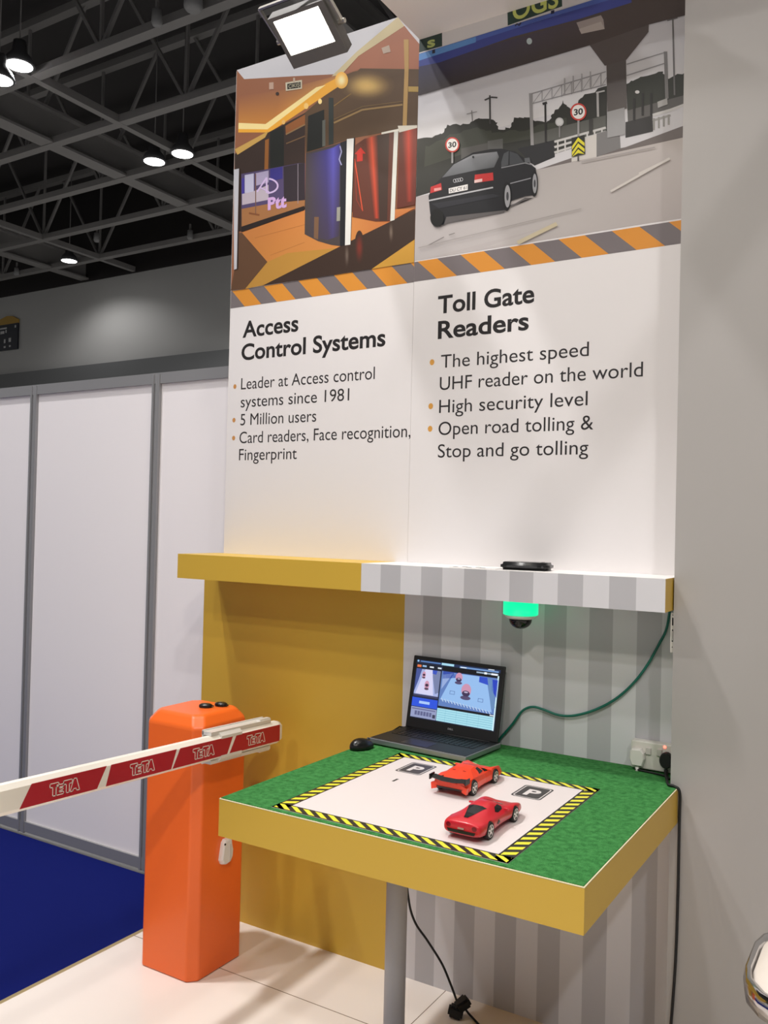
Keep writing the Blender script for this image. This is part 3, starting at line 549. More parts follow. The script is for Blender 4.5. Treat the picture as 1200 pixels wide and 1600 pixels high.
# ================================================================== DISPLAY TABLE
TZ, TB = .902, .799; TX0, TX1, TY0 = -1.595, -.580, 1.794; TY1 = D - .003
t = thing('display_counter', 'square yellow display counter topped with green turf, on a grey pole', 'table', (-1.09, 2.3, 0))
foot = [(TX0, TY0), (TX1, TY0), (TX1, 2.642), (-.607, 2.642), (-.607, TY1), (TX0, TY1)]
mb = MB(); mb.prism([(a, b, TB) for a, b in foot], (0, 0, TZ - TB - .004), YELLOW); part(mb, 'boxed_top', t)
EDGE = mat('cream_edge', rgb(238, 226, 190), .5)
mb = MB(); mb.prism([(a, b, TZ - .0045) for a, b in foot], (0, 0, .0025), EDGE); part(mb, 'edge_strip', t)
def turf_mat():
    m = mat('green_turf', rgb(58, 140, 66), .9, spec=.15); nt = m.node_tree; b = nt.nodes['Principled BSDF']; tc = nt.nodes.new('ShaderNodeTexCoord')
    n1 = nt.nodes.new('ShaderNodeTexNoise'); n1.inputs['Scale'].default_value = 420; n1.inputs['Detail'].default_value = 6
    n2 = nt.nodes.new('ShaderNodeTexNoise'); n2.inputs['Scale'].default_value = 60; n2.inputs['Detail'].default_value = 5
    for n in (n1, n2): nt.links.new(tc.outputs['Object'], n.inputs['Vector'])
    ad = nt.nodes.new('ShaderNodeMath'); ad.operation = 'ADD'; nt.links.new(n1.outputs[0], ad.inputs[0]); nt.links.new(n2.outputs[0], ad.inputs[1])
    r = nt.nodes.new('ShaderNodeValToRGB'); r.color_ramp.elements[0].position = .36; r.color_ramp.elements[1].position = .64
    r.color_ramp.elements[0].color = rgb(40, 108, 50); r.color_ramp.elements[1].color = rgb(84, 160, 88)
    hf = nt.nodes.new('ShaderNodeMath'); hf.operation = 'MULTIPLY'; hf.inputs[1].default_value = .5; nt.links.new(ad.outputs[0], hf.inputs[0])
    nt.links.new(hf.outputs[0], r.inputs[0]); nt.links.new(r.outputs[0], b.inputs['Base Color'])
    bp = nt.nodes.new('ShaderNodeBump'); bp.inputs['Strength'].default_value = .8; bp.inputs['Distance'].default_value = .006; nt.links.new(n1.outputs[0], bp.inputs['Height']); nt.links.new(bp.outputs[0], b.inputs['Normal']); return m
TURF = turf_mat(); mb = MB(); i_ = .003
ft = [(TX0 + i_, TY0 + i_), (TX1 - i_, TY0 + i_), (TX1 - i_, 2.64), (-.61, 2.64), (-.61, TY1), (TX0 + i_, TY1)]
mb.prism([(a, b, TZ - .002) for a, b in ft], (0, 0, .002), TURF)
tf = part(mb, 'turf', t)
mb = MB(); PX, PY = -1.325, 2.30
mb.lathe([(.0325, .012), (.0325, TB)], (PX, PY, 0), mat('grey_pole_paint', rgb(170, 170, 176), .4), 28); part(mb, 'leg', t)
mb = MB(); mb.lathe([(.19, 0), (.19, .008), (.18, .012), (.05, .014)], (PX, PY, 0), MATS['grey_pole_paint'], 36); part(mb, 'base_plate', t)
# ---- printed mat
MX0, MX1, MY0, MY1 = -1.432, -.762, 1.813, 2.484; MZ = TZ + .0012
mb = MB(); mb.box((MX0, MY0, TZ + .0001), (MX1, MY1, MZ), mat('mat_white', rgb(226, 216, 214), .5))
BK, YL = ink(48, 44, 40), ink(238, 232, 66)
def flat(pts, lay, mt): mb.poly([(a, b, MZ + lay * 6e-5) for a, b in pts], mt)
bw = .040
for (x0, y0, x1, y1) in ((MX0, MY0, MX1, MY0 + bw), (MX0, MY1 - bw, MX1, MY1), (MX0, MY0, MX0 + bw, MY1), (MX1 - bw, MY0, MX1, MY1)): flat([(x0, y0), (x1, y0), (x1, y1), (x0, y1)], 1, BK)
def clipp(poly, ax, sign, lim):
    out = []
    for i in range(len(poly)):
        a, b = poly[i], poly[(i + 1) % len(poly)]; ia, ib = sign * (a[ax] - lim) >= 0, sign * (b[ax] - lim) >= 0
        if ia: out.append(a)
        if ia != ib:
            k = (lim - a[ax]) / (b[ax] - a[ax]); out.append(tuple(a[j] + (b[j] - a[j]) * k for j in (0, 1)))
    return out
e = .005; st = .0195; n_ = int((MX1 - MX0) / (2 * st)) + 4
for side in range(4):
    for k in range(-3, n_):
        s0 = k * 2 * st; s1 = s0 + st
        if side == 0:   q = [(MX0 + s0 + .04, MY0 + e), (MX0 + s1 + .04, MY0 + e), (MX0 + s1, MY0 + bw - e), (MX0 + s0, MY0 + bw - e)]
        elif side == 1: q = [(MX0 + s0 + .04, MY1 - bw + e), (MX0 + s1 + .04, MY1 - bw + e), (MX0 + s1, MY1 - e), (MX0 + s0, MY1 - e)]
        elif side == 2: q = [(MX0 + e, MY0 + s0), (MX0 + bw - e, MY0 + s0 + .02), (MX0 + bw - e, MY0 + s1 + .02), (MX0 + e, MY0 + s1)]
        else:           q = [(MX1 - bw + e, MY0 + s0), (MX1 - e, MY0 + s0 + .02), (MX1 - e, MY0 + s1 + .02), (MX1 - bw + e, MY0 + s1)]
        lo, hi = (MX0 + e, MX1 - e), (MY0 + (bw if side > 1 else e), MY1 - (bw if side > 1 else e))
        for ax, sg, lim in ((0, 1, lo[0]), (0, -1, lo[1]), (1, 1, hi[0]), (1, -1, hi[1])):
            if len(q) > 2: q = clipp(q, ax, sg, lim)
        if len(q) > 2: flat(q, 2, YL)
def rrect(cx, cyy, w, h, r):
    return [p for (sx, sy_, a) in ((1, 1, 0), (-1, 1, 90), (-1, -1, 180), (1, -1, 270)) for p in arc(cx + sx * (w / 2 - r), cyy + sy_ * (h / 2 - r), r, r, a, a + 90, 5)]
DK = ink(74, 70, 70); WP = ink(226, 218, 216)
for (cx, cyy) in ((-1.297, 2.352), (-.912, 2.338)):
    flat(rrect(cx, cyy, .088, .118, .010), 1, DK); flat(rrect(cx, cyy, .078, .108, .009), 2, WP); flat(rrect(cx, cyy, .072, .102, .008), 3, DK)
    put_text(mb, 'P', (cx - .018, cyy - .030, MZ + 2.4e-4), (cx + .022, cyy - .030, MZ + 2.4e-4), (0, .058, 0), WP, .035)
put_text(mb, '1', (-1.292, 2.196, MZ + 1e-4), (-1.284, 2.196, MZ + 1e-4), (0, .030, 0), DK, .02)
tag(mb.build('play_mat', loc=Vector(((MX0 + MX1) / 2, (MY0 + MY1) / 2, TZ))), 'white printed parking mat with yellow and black striped border on the turf', 'mat')

# ================================================================== TOY CARS
def apply_mods(o):
    dg = bpy.context.evaluated_depsgraph_get(); bpy.context.view_layer.update(); dg.update()
    me = bpy.data.meshes.new_from_object(o.evaluated_get(dg)); o.modifiers.clear(); o.data = me
def loft_car(name, st, mt, ring, sub, wells, parent, bev=0):
    mb = MB(); rings = []
    for s in st:
        h = ring(*s[1:]); y = s[0]
        rings.append([(x, y, z) for x, z in h] + [(-x, y, z) for x, z in reversed(h) if abs(x) > 1e-6])
    mb.loft(rings, mt, True, True); o = mb.build(name); o.parent = parent
    if sub: m = o.modifiers.new('s', 'SUBSURF'); m.levels = m.render_levels = sub
    if bev: m = o.modifiers.new('b', 'BEVEL'); m.width = bev; m.segments = 2; m.limit_method = 'ANGLE'
    cut = []
    for (y, z, r) in wells:
        for s in (-1, 1):
            cb = MB(); cb.lathe([(r, 0), (r, .05 * s)], (.030 * s, y, z), RUBBER, 28, 'x'); co = cb.build('well'); co.parent = parent; cut.append(co)
            m = o.modifiers.new('w', 'BOOLEAN'); m.object = co; m.operation = 'DIFFERENCE'; m.solver = 'EXACT'
    apply_mods(o)
    for co in cut: bpy.data.objects.remove(co)
    return o
def patch(o, pts, axis, mt, name, parent, off=.0007, cuts=3, mirror=False, thick=.0):
    """lays a thin polygon onto the body: axis 'z' (x,y points), 'x' (y,z) or 'r' rear (x,z)"""
    dg = bpy.context.evaluated_depsgraph_get(); bv = BVHTree.FromPolygons([v.co.copy() for v in o.data.vertices], [p.vertices for p in o.data.polygons])
    for s in ((1, -1) if mirror else (1,)):
        mb = MB()
        bm = bmesh.new(); vs = [bm.verts.new((a, b, 0)) for a, b in pts]; bm.faces.new(vs); bmesh.ops.triangulate(bm, faces=bm.faces[:]); bmesh.ops.subdivide_edges(bm, edges=bm.edges[:], cuts=cuts, use_grid_fill=True)
        for v in bm.verts:
            a, b = v.co.x, v.co.y
            if axis == 'z': og, d = Vector((a * s, b, .3)), Vector((0, 0, -1))
            elif axis == 'x': og, d = Vector((.3 * s, a, b)), Vector((-s, 0, 0))
            else: og, d = Vector((a * s, -.3, b)), Vector((0, 1, 0))
            h = bv.ray_cast(og, d); v.co = (h[0] - d * off) if h[0] else og + d * .25
        mb.frombm(bm, mt, False); q = mb.build(name); q.parent = parent
def wheel(parent, x, y, r, side, w=.013):
    mb = MB(); x0 = x; prof = [(r * .72, 0), (r * .96, 0), (r, .002), (r, w - .002), (r * .96, w), (r * .72, w)]
    mb.lathe([(a, (h - w) * side) for a, h in prof], (x0, y, r), RUBBER, 28, 'x'); wo = mb.build('wheel'); wo.parent = parent
    mb = MB(); SIL = mat('silver_rim', rgb(214, 212, 206), .25, .75); DKR = mat('rim_dark', rgb(26, 26, 26), .5)
    mb.lathe([(r * .74, -.004 * side), (r * .74, .0006 * side), (r * .66, .0006 * side), (r * .64, -.003 * side)], (x0, y, r), SIL, 28, 'x')
    mb.lathe([(r * .66, -.0045 * side), (.0005, -.0045 * side)], (x0, y, r), DKR, 24, 'x')
    for k in range(5):
        a = 2 * math.pi * k / 5 + .3; ca, sa = math.cos(a), math.sin(a)
        def q(u, v): return (x0 + (.0003 if u < r * .4 else 0) * side - .0012 * side, y + u * ca - v * sa, r + u * sa + v * ca)
        mb.prism([q(r * .05, -.0028), q(r * .68, -.0016), q(r * .68, .0016), q(r * .05, .0028)], (.0015 * side, 0, 0), SIL)
    mb.lathe([(.0035, -.003 * side), (.003, .001 * side)], (x0, y, r), SIL, 12, 'x')
    ro = mb.build('rim'); ro.parent = wo
# ---- red car (curved)
RED = mat('red_car_paint', rgb(206, 28, 44), .32, coat=.3); GLASS = mat('tinted_glass', rgb(16, 16, 17), .15)
CZ = MZ + .0002
t = thing('toy_car', 'dark red rounded toy sports car nearest the front of the mat', 'toy car', (-.908, 1.927, CZ), 'toy sports cars on the parking mat')
def ring_red(w, zs, wr, zr, zc, zb): return [(0, zb), (w * .80, zb), (w * .97, zb + .006), (w, (zb + zs) * .5), (w * .97, zs * .93), (w * .84, zs), (wr, zr), (wr * .45, zc), (0, zc)]
st = [(-.054, .043, .042, .028, .044, .045, .018), (-.050, .049, .043, .030, .046, .047, .014), (-.036, .0525, .0445, .030, .0485, .050, .011), (-.008, .0535, .0455, .028, .0495, .052, .010), (.022, .0525, .043, .025, .056, .0585, .010), (.055, .0505, .040, .025, .0625, .065, .010), (.080, .049, .039, .025, .063, .0655, .010), (.105, .0495, .039, .027, .055, .058, .010), (.130, .053, .042, .028, .045, .046, .010), (.152, .0545, .0445, .026, .0405, .041, .010), (.180, .0535, .0425, .025, .036, .036, .010), (.202, .049, .034, .024, .030, .031, .010), (.218, .040, .024, .020, .023, .024, .012)]
b = loft_car('body', st, RED, ring_red, 2, [(0, .0205, .0222), (.152, .0195, .0212)], t)
for y, r in ((0, .0205), (.152, .0195)):
    for s in (-1, 1): wheel(t, (.0530 if y == 0 else .0535) * s, y, r, s)
patch(b, [(-.0245, .038), (.0245, .038), (.020, .026), (.005, -.030), (-.005, -.030), (-.020, .026)], 'z', GLASS, 'rear_window', t)
patch(b, [(.058, .0475), (.070, .0555), (.092, .056), (.104, .049), (.098, .0445), (.072, .0435)], 'x', GLASS, 'side_window', t, mirror=True)
patch(b, [(-.022, .100), (.022, .100), (.029, .128), (.015, .136), (-.015, .136), (-.029, .128)], 'z', GLASS, 'windscreen', t)
TL = mat('tail_lamp_red', rgb(120, 10, 18), .2)
patch(b, [(.034 + a, .0355 + c_) for a, c_ in arc(0, 0, .0065, .0055, 0, 330, 12)], 'r', TL, 'tail_lamp', t, cuts=1, mirror=True)
patch(b, [(-.038, .027), (.038, .027), (.034, .019), (-.034, .019)], 'r', BLACK, 'rear_diffuser', t, off=.0015)
patch(b, [(.040, .026), (.052, .034), (.062, .026), (.048, .022)], 'x', BLACK, 'side_intake', t, cuts=2, mirror=True)
mb = MB(); mb.box((-.008, -.0565, .0295), (.008, -.050, .033), mat('badge_silver', rgb(196, 170, 160), .3, .6)); q = mb.build('badge'); q.parent = t
for s in (-1, 1): mb = MB(); mb.rbox((.048 * s - .006, .098, .043), (.048 * s + .006, .106, .0475), RED, .0015); q = mb.build('wing_mirror'); q.parent = t
# ---- orange-red car (angular, winged)
ORC = mat('orange_red_car_paint', rgb(240, 66, 32), .38, coat=.15)
t = thing('toy_car', 'bright orange-red wedge toy sports car with black rear wing, behind the dark red one', 'toy car', (-1.09, 2.214, CZ), 'toy sports cars on the parking mat')
def ring_or(w, zs, wr, zr, zc, zb): return [(0, zb), (w * .86, zb), (w, zb + .008), (w * .985, zs * .70), (w * .90, zs), (wr, zr), (0, zc)]
st = [(-.046, .050, .040, .038, .042, .043, .020), (-.030, .0555, .044, .034, .047, .048, .012), (.000, .0565, .0465, .028, .0535, .055, .010), (.035, .055, .044, .026, .060, .062, .009), (.060, .053, .042, .025, .0625, .064, .009), (.085, .0515, .041, .026, .057, .059, .009), (.115, .0535, .043, .029, .046, .048, .009), (.144, .0570, .0465, .028, .041, .042, .009), (.176, .0555, .043, .026, .034, .035, .009), (.202, .049, .031, .020, .026, .027, .010), (.214, .039, .020, .015, .018, .019, .011)]
b = loft_car('body', st, ORC, ring_or, 0, [(0, .021, .0227), (.144, .020, .0217)], t, .0012)
for p in b.data.polygons: p.use_smooth = False
for y, r in ((0, .021), (.144, .020)):
    for s in (-1, 1): wheel(t, .0563 * s, y, r, s)
patch(b, [(.038, .0455), (.046, .0585), (.074, .0585), (.086, .0465)], 'x', GLASS, 'side_window', t, mirror=True)
patch(b, [(.090, .0445), (.088, .053), (.100, .050), (.110, .0435)], 'x', GLASS, 'quarter_window', t, cuts=2, mirror=True)
patch(b, [(-.023, .082), (.023, .082), (.029, .114), (-.029, .114)], 'z', GLASS, 'windscreen', t)
patch(b, [(-.046, .024), (.046, .024), (.044, .012), (-.044, .012)], 'r', BLACK, 'rear_diffuser', t, off=.002)
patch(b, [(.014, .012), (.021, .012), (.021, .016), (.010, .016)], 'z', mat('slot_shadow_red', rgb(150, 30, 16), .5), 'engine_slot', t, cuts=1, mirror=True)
for s in (-1, 1): mb = MB(); mb.prism([(.036 * s, -.046, .036), (.056 * s, -.050, .030), (.054 * s, -.050, .012), (.040 * s, -.048, .016)], (0, .012, 0), ORC); q = mb.build('bumper_fin'); q.parent = t
for x in (-.020, .010): mb = MB(); mb.rbox((x, -.052, .036), (x + .014, -.040, .0405), ORC, .001, 1); q = mb.build('tail_fin'); q.parent = t
mb = MB(); prof = [(-.058, .047), (-.036, .0515), (-.034, .050), (-.056, .0445)]
mb.loft([[(x, a - .004 * (abs(x) < .03), b_ - (.0025 if abs(x) < .02 else 0)) for a, b_ in prof] for x in (-.056, -.046, -.018, 0, .018, .046, .056)], BLACK)
for s in (-1, 1):
    mb.box((.055 * s - .0015, -.060, .041), (.055 * s + .0015, -.032, .055), BLACK); mb.prism([(.030 * s, -.048, .047), (.030 * s, -.036, .050), (.028 * s, -.020, .047), (.028 * s, -.034, .043)], (.002, 0, 0), BLACK)
q = mb.build('rear_wing'); q.parent = t
for s in (-1, 1): mb = MB(); mb.rbox((.052 * s - .007, .104, .044), (.052 * s + .007, .112, .049), ORC, .0015); q = mb.build('wing_mirror'); q.parent = t
patch(b, [(.022, .182), (.034, .176), (.040, .188), (.030, .194)], 'z', mat('headlamp', rgb(226, 214, 150), .2), 'headlamp', t, cuts=1, mirror=True)

# ================================================================== LAPTOP
LX0, LX1, LYF, LYB = -1.569, -1.189, 2.5075, 2.7425; LZ = TZ + .0012
t = thing('laptop', 'open black laptop showing parking camera views at the back of the turf', 'laptop', ((LX0 + LX1) / 2, 2.625, LZ))
SILV = mat('laptop_silver_edge', rgb(150, 152, 156), .35, .6); LBK = mat('laptop_black', rgb(24, 24, 26), .55)
mb = MB(); mb.rbox((LX0, LYF, LZ + .003), (LX1, LYB, LZ + .021), SILV, .003); part(mb, 'base', t)
mb = MB(); mb.box((LX0 + .003, LYF + .003, LZ + .0206), (LX1 - .003, LYB - .002, LZ + .0222), LBK); part(mb, 'palm_rest', t)
mb = MB()
for rr in range(6):
    for cc in range(17):
        w = .018; x = LX0 + .026 + cc * .0192
        if rr == 0 and 4 <= cc <= 9:
            if cc > 4: continue
            w = .018 + 5 * .0192
        y = LYF + .098 + rr * .0175; mb.box((x, y, LZ + .0222), (x + w - .002, y + .015, LZ + .0236), mat('key_black', rgb(16, 16, 17), .5))
part(mb, 'keyboard', t)
mb = MB(); mb.box((LX0 + .12, LYF + .012, LZ + .0222), (LX0 + .225, LYF + .078, LZ + .0226), mat('touchpad', rgb(34, 34, 36), .3)); part(mb, 'touchpad', t)
for s in (.05, .32):
    for yy in (LYF + .02, LYB - .03): mb = MB(); mb.box((LX0 + s - .04, yy, LZ), (LX0 + s, yy + .01, LZ + .0035), RUBBER); part(mb, 'foot', t)
# lid leaning slightly back
HX0, HX1 = -1.580, -1.206
LM = Matrix.Translation((LX0 + .003, 2.7225, LZ + .022)) @ Matrix.Rotation(math.radians(-10.5), 4, 'X'); LW, LH = .374, .256
def lid(mb, lo, hi, mt, r=0):
    t2 = MB(); (t2.rbox(lo, hi, mt, r, 3) if r else t2.box(lo, hi, mt)); mb.add([LM @ Vector(v) for v in t2.v], t2.f, mt)
mb = MB(); lid(mb, (0, 0, 0), (LW, .009, LH), LBK, .004); lo_ = part(mb, 'screen_lid', t)
mb = MB(); sx0, sx1, sz0, sz1 = .016, LW - .016, .036, LH - .014
def scr(pts, lay, c, k=1.0): mb.poly([LM @ Vector((sx0 + u * (sx1 - sx0), -.0004 - lay * 5e-5, sz1 - v * (sz1 - sz0))) for u, v in pts], glow(*c, k) if len(c) == 3 else c)
def sr_(u0, v0, u1, v1, lay, c): scr([(u0, v0), (u1, v0), (u1, v1), (u0, v1)], lay, c)
sr_(0, 0, 1, 1, 0, (26, 34, 60))
sr_(.0, 0, 1, .045, 1, (30, 46, 82)); sr_(.05, .012, .30, .032, 2, (90, 130, 190)); sr_(.31, .004, .46, .042, 2, (170, 220, 240)); sr_(.53, .022, .98, .05, 2, (112, 150, 205)); sr_(.54, .03, .61, .045, 3, (230, 240, 250)); sr_(.86, .005, .93, .018, 2, (220, 230, 240)); scr(arc(.02, .02, .012, .018, 0, 330, 10), 2, (150, 200, 240))
sr_(0, .06, .31, .16, 1, (18, 24, 40)); sr_(.015, .085, .065, .125, 2, (230, 120, 70)); sr_(.08, .085, .13, .115, 2, (150, 190, 230)); sr_(.17, .09, .22, .115, 2, (220, 230, 240)); sr_(.27, .09, .315, .115, 2, (220, 230, 240))
sr_(.33, .055, 1, .13, 1, (8, 10, 16)); sr_(.73, .07, .98, .095, 2, (150, 170, 190)); sr_(.82, .065, .85, .1, 3, (240, 245, 250)); sr_(.90, .068, .97, .098, 3, (235, 240, 250))
# left camera view
sr_(.01, .15, .31, .62, 1, (166, 178, 226)); scr([(.01, .15), (.08, .15), (.05, .35), (.01, .55)], 2, (70, 84, 150)); scr([(.20, .15), (.31, .15), (.31, .52), (.27, .55)], 2, (120, 130, 170)); scr([(.21, .15), (.27, .15), (.26, .22), (.21, .21)], 3, (60, 84, 190)); scr([(.12, .15), (.21, .15), (.25, .58), (.03, .58)], 3, (214, 212, 244)); sr_(.01, .59, .31, .625, 3, (60, 60, 96))
for cx, cy_, s in ((.11, .25, .8), (.16, .42, 1.05)):
    scr(arc(cx, cy_, .028 * s, .075 * s, 0, 345, 18), 4, (206, 150, 176)); scr(arc(cx, cy_ + .0, .02 * s, .025 * s, 0, 345, 14), 5, (60, 44, 70)); scr(arc(cx, cy_ + .06 * s, .026 * s, .02 * s, 0, 345, 14), 5, (96, 70, 90))
# right camera view
sr_(.325, .14, .985, .73, 1, (96, 128, 190)); scr([(.47, .15), (.85, .15), (.95, .70), (.34, .62)], 2, (150, 190, 238)); scr([(.34, .14), (.56, .14), (.52, .22), (.34, .27)], 2, (52, 78, 168)); scr([(.34, .20), (.46, .16), (.34, .45)], 2, (150, 172, 220)); scr([(.77, .15), (.86, .15), (.88, .27), (.77, .24)], 3, (48, 80, 200)); scr([(.92, .17), (.985, .17), (.985, .46), (.92, .34)], 3, (40, 66, 190)); scr([(.86, .16), (.92, .18), (.98, .62), (.94, .66)], 3, (104, 140, 188))
for i in range(16): scr([(.35 + i * .037, .60 + i * .0055), (.362 + i * .037, .60 + i * .0055), (.385 + i * .037, .65 + i * .0055), (.373 + i * .037, .65 + i * .0055)], 4, (190, 210, 236))
for cx, cy_, s in ((.535, .235, .8), (.635, .44, 1.1)):
    scr(arc(cx, cy_ - .03 * s, .052 * s, .10 * s, 0, 345, 20), 5, (204, 148, 176)); scr(arc(cx, cy_ + .02 * s, .042 * s, .045 * s, 0, 345, 16), 6, (62, 50, 84)); scr(arc(cx, cy_ + .085 * s, .055 * s, .032 * s, 0, 345, 16), 6, (84, 74, 110)); scr(arc(cx, cy_ + .0 * s, .022 * s, .012 * s, 0, 345, 12), 7, (190, 180, 210))
for cx, cy_ in ((.475, .48), (.81, .535)):
    for a, b_, c_, d_ in ((-.03, -.03, .03, -.022), (-.03, .022, .03, .03), (-.03, -.03, -.024, .03), (.024, -.03, .03, .03)): sr_(cx + a, cy_ + b_, cx + c_, cy_ + d_, 5, (96, 124, 176))
# lower left buttons and table
sr_(.0, .65, .315, .80, 1, (44, 84, 220)); sr_(.09, .70, .22, .745, 2, (170, 200, 250)); sr_(0, .81, .315, .985, 1, (150, 158, 196))
for i in range(6): sr_(.05 + i * .036, .875, .078 + i * .036, .945, 2, (96, 100, 140))
sr_(.01, .83, .30, .85, 2, (110, 112, 150)); sr_(.27, .90, .305, .96, 3, (60, 62, 84))
sr_(.325, .735, .985, .765, 1, (12, 16, 24)); sr_(.93, .74, .98, .76, 2, (210, 220, 235)); sr_(.32, .77, .975, .985, 1, (168, 222, 236))
for i in range(5): sr_(.33, .80 + i * .037, .97, .806 + i * .037, 2, (104, 170, 196))
for i in range(4): sr_(.42 + i * .13, .77, .423 + i * .13, .985, 2, (130, 190, 210))
sr_(.975, .10, .99, .99, 3, (210, 240, 250))
part(mb, 'display', t)
mb = MB(); put_text(mb, 'DELL', LM @ Vector((LW / 2 - .010, -.0004, .016)), LM @ Vector((LW / 2 + .012, -.0004, .016)), LM.to_3x3() @ Vector((0, 0, .006)), mat('logo_silver', rgb(170, 172, 176), .3, .3), .03); part(mb, 'lettering', t)
mb = MB(); mb.tube([LM @ Vector((.03, .004, -.002)), LM @ Vector((LW - .03, .004, -.002))], .0055, LBK, 12); part(mb, 'hinge', t)
t.rotation_euler.z = math.radians(-4.2)
# mouse
c = Vector((-1.563, 2.455, TZ)); t = thing('computer_mouse', 'small black computer mouse on the turf in front of the laptop', 'mouse', c)
mb = MB(); bm = bmesh.new(); bmesh.ops.create_uvsphere(bm, u_segments=24, v_segments=14, radius=1)
for v in bm.verts:
    x, y, z = v.co; v.co = Vector((x * .030 * (1 - .12 * max(0, y)), y * .048, (max(z, -.25) + .25) * .028 * (1 - .18 * y)))
mb.frombm(bm, mat('mouse_black', rgb(22, 22, 23), .3), True, Matrix.Translation(c + Vector((0, 0, .0008))) @ Matrix.Rotation(math.radians(-16), 4, 'Z')); part(mb, 'shell', t)
mb = MB(); mb.lathe([(.006, -.003), (.007, 0), (.006, .003)], c + Vector((.008, .026, .027)), mat('wheel_grey', rgb(60, 60, 62), .5), 14, 'x'); part(mb, 'scroll_wheel', t)
# laptop lead at left
mb = MB(); mb.tube([(LX0 - .012, 2.64, TZ + .012), (LX0 - .026, 2.67, TZ + .008), (LX0 - .024, 2.70, TZ + .006), (LX0 - .018, 2.745, TZ + .016), (LX0 - .012, 2.785, TZ + .006)], .0028, RUBBER, 8)
tag(mb.build('laptop_lead', loc=Vector((LX0, 2.7, TZ))), 'short black lead curling behind the left side of the laptop', 'cable')

# ================================================================== CABLES, SOCKET, PLUGS
def smooth_path(pts, n=8):
    out = []; p = [pts[0]] + list(pts) + [pts[-1]]
    for i in range(1, len(p) - 2):
        for k in range(n):
            u = k / n; out.append(.5 * ((2 * p[i]) + (p[i + 1] - p[i - 1]) * u + (2 * p[i - 1] - 5 * p[i] + 4 * p[i + 1] - p[i + 2]) * u * u + (3 * p[i] - p[i - 1] - 3 * p[i + 1] + p[i + 2]) * u ** 3))
    return out + [pts[-1]]
TEAL = mat('green_cable', rgb(14, 104, 88), .45)
gp = [(776, 1160), (788, 1146), (801, 1131), (816, 1111), (832, 1104.5), (850, 1109), (872, 1117), (897, 1118), (930, 1109), (962, 1092), (990, 1067), (1012, 1038), (1030, 1006), (1041, 984), (1046, 958), (1045, 940)]
pts = [Py(a, b, 2.781) for a, b in gp]; pts[-1].z = SZ0 - .0005; pts[-1].x = pts[-2].x
mb = MB(); mb.tube(smooth_path(pts), .0042, TEAL, 8); tag(mb.build('network_cable', loc=pts[7]), 'green cable sagging across the striped wall from shelf to laptop', 'cable')
# socket
t = thing('wall_socket', 'white double wall socket with red light at the back right of the counter', 'socket', (-.69, D - .002, .96))
SKT = mat('socket_white', rgb(214, 210, 202), .35); sy1 = D - .002
mb = MB(); mb.rbox((-.752, sy1 - .034, .907), (-.606, sy1, .993), SKT, .004); part(mb, 'faceplate', t)
for xx in (-.705, -.672):
    mb = MB(); mb.rbox((xx, sy1 - .040, .955), (xx + .016, sy1 - .0335, .976), mat('rocker', rgb(196, 190, 184), .3), .0015); part(mb, 'switch', t)
mb = MB(); mb.lathe([(.0045, 0), (.004, -.002), (.001, -.0022)], (-.648, sy1 - .034, .985), mat('red_indicator', (.8, .1, .08, 1), .3, emit=(1, .12, .08, 1), es=4), 14, 'y'); part(mb, 'indicator_light', t)
def plug(c, mt, label, cat_group, rnd):
    t = thing('mains_plug', label, 'plug', c, cat_group)
    mb = MB()
    out = [(-.016, .026), (.012, .028), (.022, .016), (.024, -.002), (.017, -.026), (-.015, -.026), (-.023, -.004), (-.022, .018)] if not rnd else arc(0, 0, .020, .025, 0, 340, 18)
    rings = []
    for d, k in ((0, .96), (-.012, 1), (-.020, .97), (-.024, .86)): rings.append([(c.x + a * k, c.y + d, c.z + b_ * k) for a, b_ in out])
    mb.loft(rings, mt, True, False); part(mb, 'plug_body', t)
    mb = MB(); mb.lathe([(.006, -.04), (.0065, -.02)], c + Vector((0, -.012, -.008)), mt, 10); part(mb, 'cord_grip', t)
    return t
plug(Vector((-.728, sy1 - .0345, .944)), WHITE_PL, 'white rectangular plug in the left outlet of the double socket', 'plugs in the double socket', False)
plug(Vector((-.640, sy1 - .0345, .948)), RUBBER, 'round black plug in the right outlet beside the grey wall', 'plugs in the double socket', True)
# cords on the counter
mb = MB(); mb.tube(smooth_path([Vector(p) for p in [(-.735, 2.745, TZ + .005), (-.715, 2.742, TZ + .004), (-.67, 2.735, TZ + .004), (-.632, 2.722, TZ + .004), (-.619, 2.70, TZ + .004)]]), .0032, RUBBER, 8)
tag(mb.build('thin_cord', loc=Vector((-.68, 2.74, TZ))), 'thin black cord lying below the double socket at the back of the turf', 'cable')
cp_ = [(-.640, 2.750, .905 + .012), (-.634, 2.722, TZ + .006), (-.622, 2.682, TZ + .005), (-.607, 2.636, TZ + .005), (-.588, 2.630, TZ + .004), (-.573, 2.630, TZ - .012), (-.5735, 2.634, .80), (-.574, 2.636, .60), (-.577, 2.635, .40), (-.587, 2.634, .2), (-.595, 2.62, .03), (-.60, 2.56, .006), (-.58, 2.40, .006)]
mb = MB(); mb.tube(smooth_path([Vector(p) for p in cp_]), .0042, RUBBER, 8)
tag(mb.build('power_cord', loc=Vector((-.58, 2.63, .5))), 'long black power cord hanging down the grey wall edge beside the counter', 'cable')
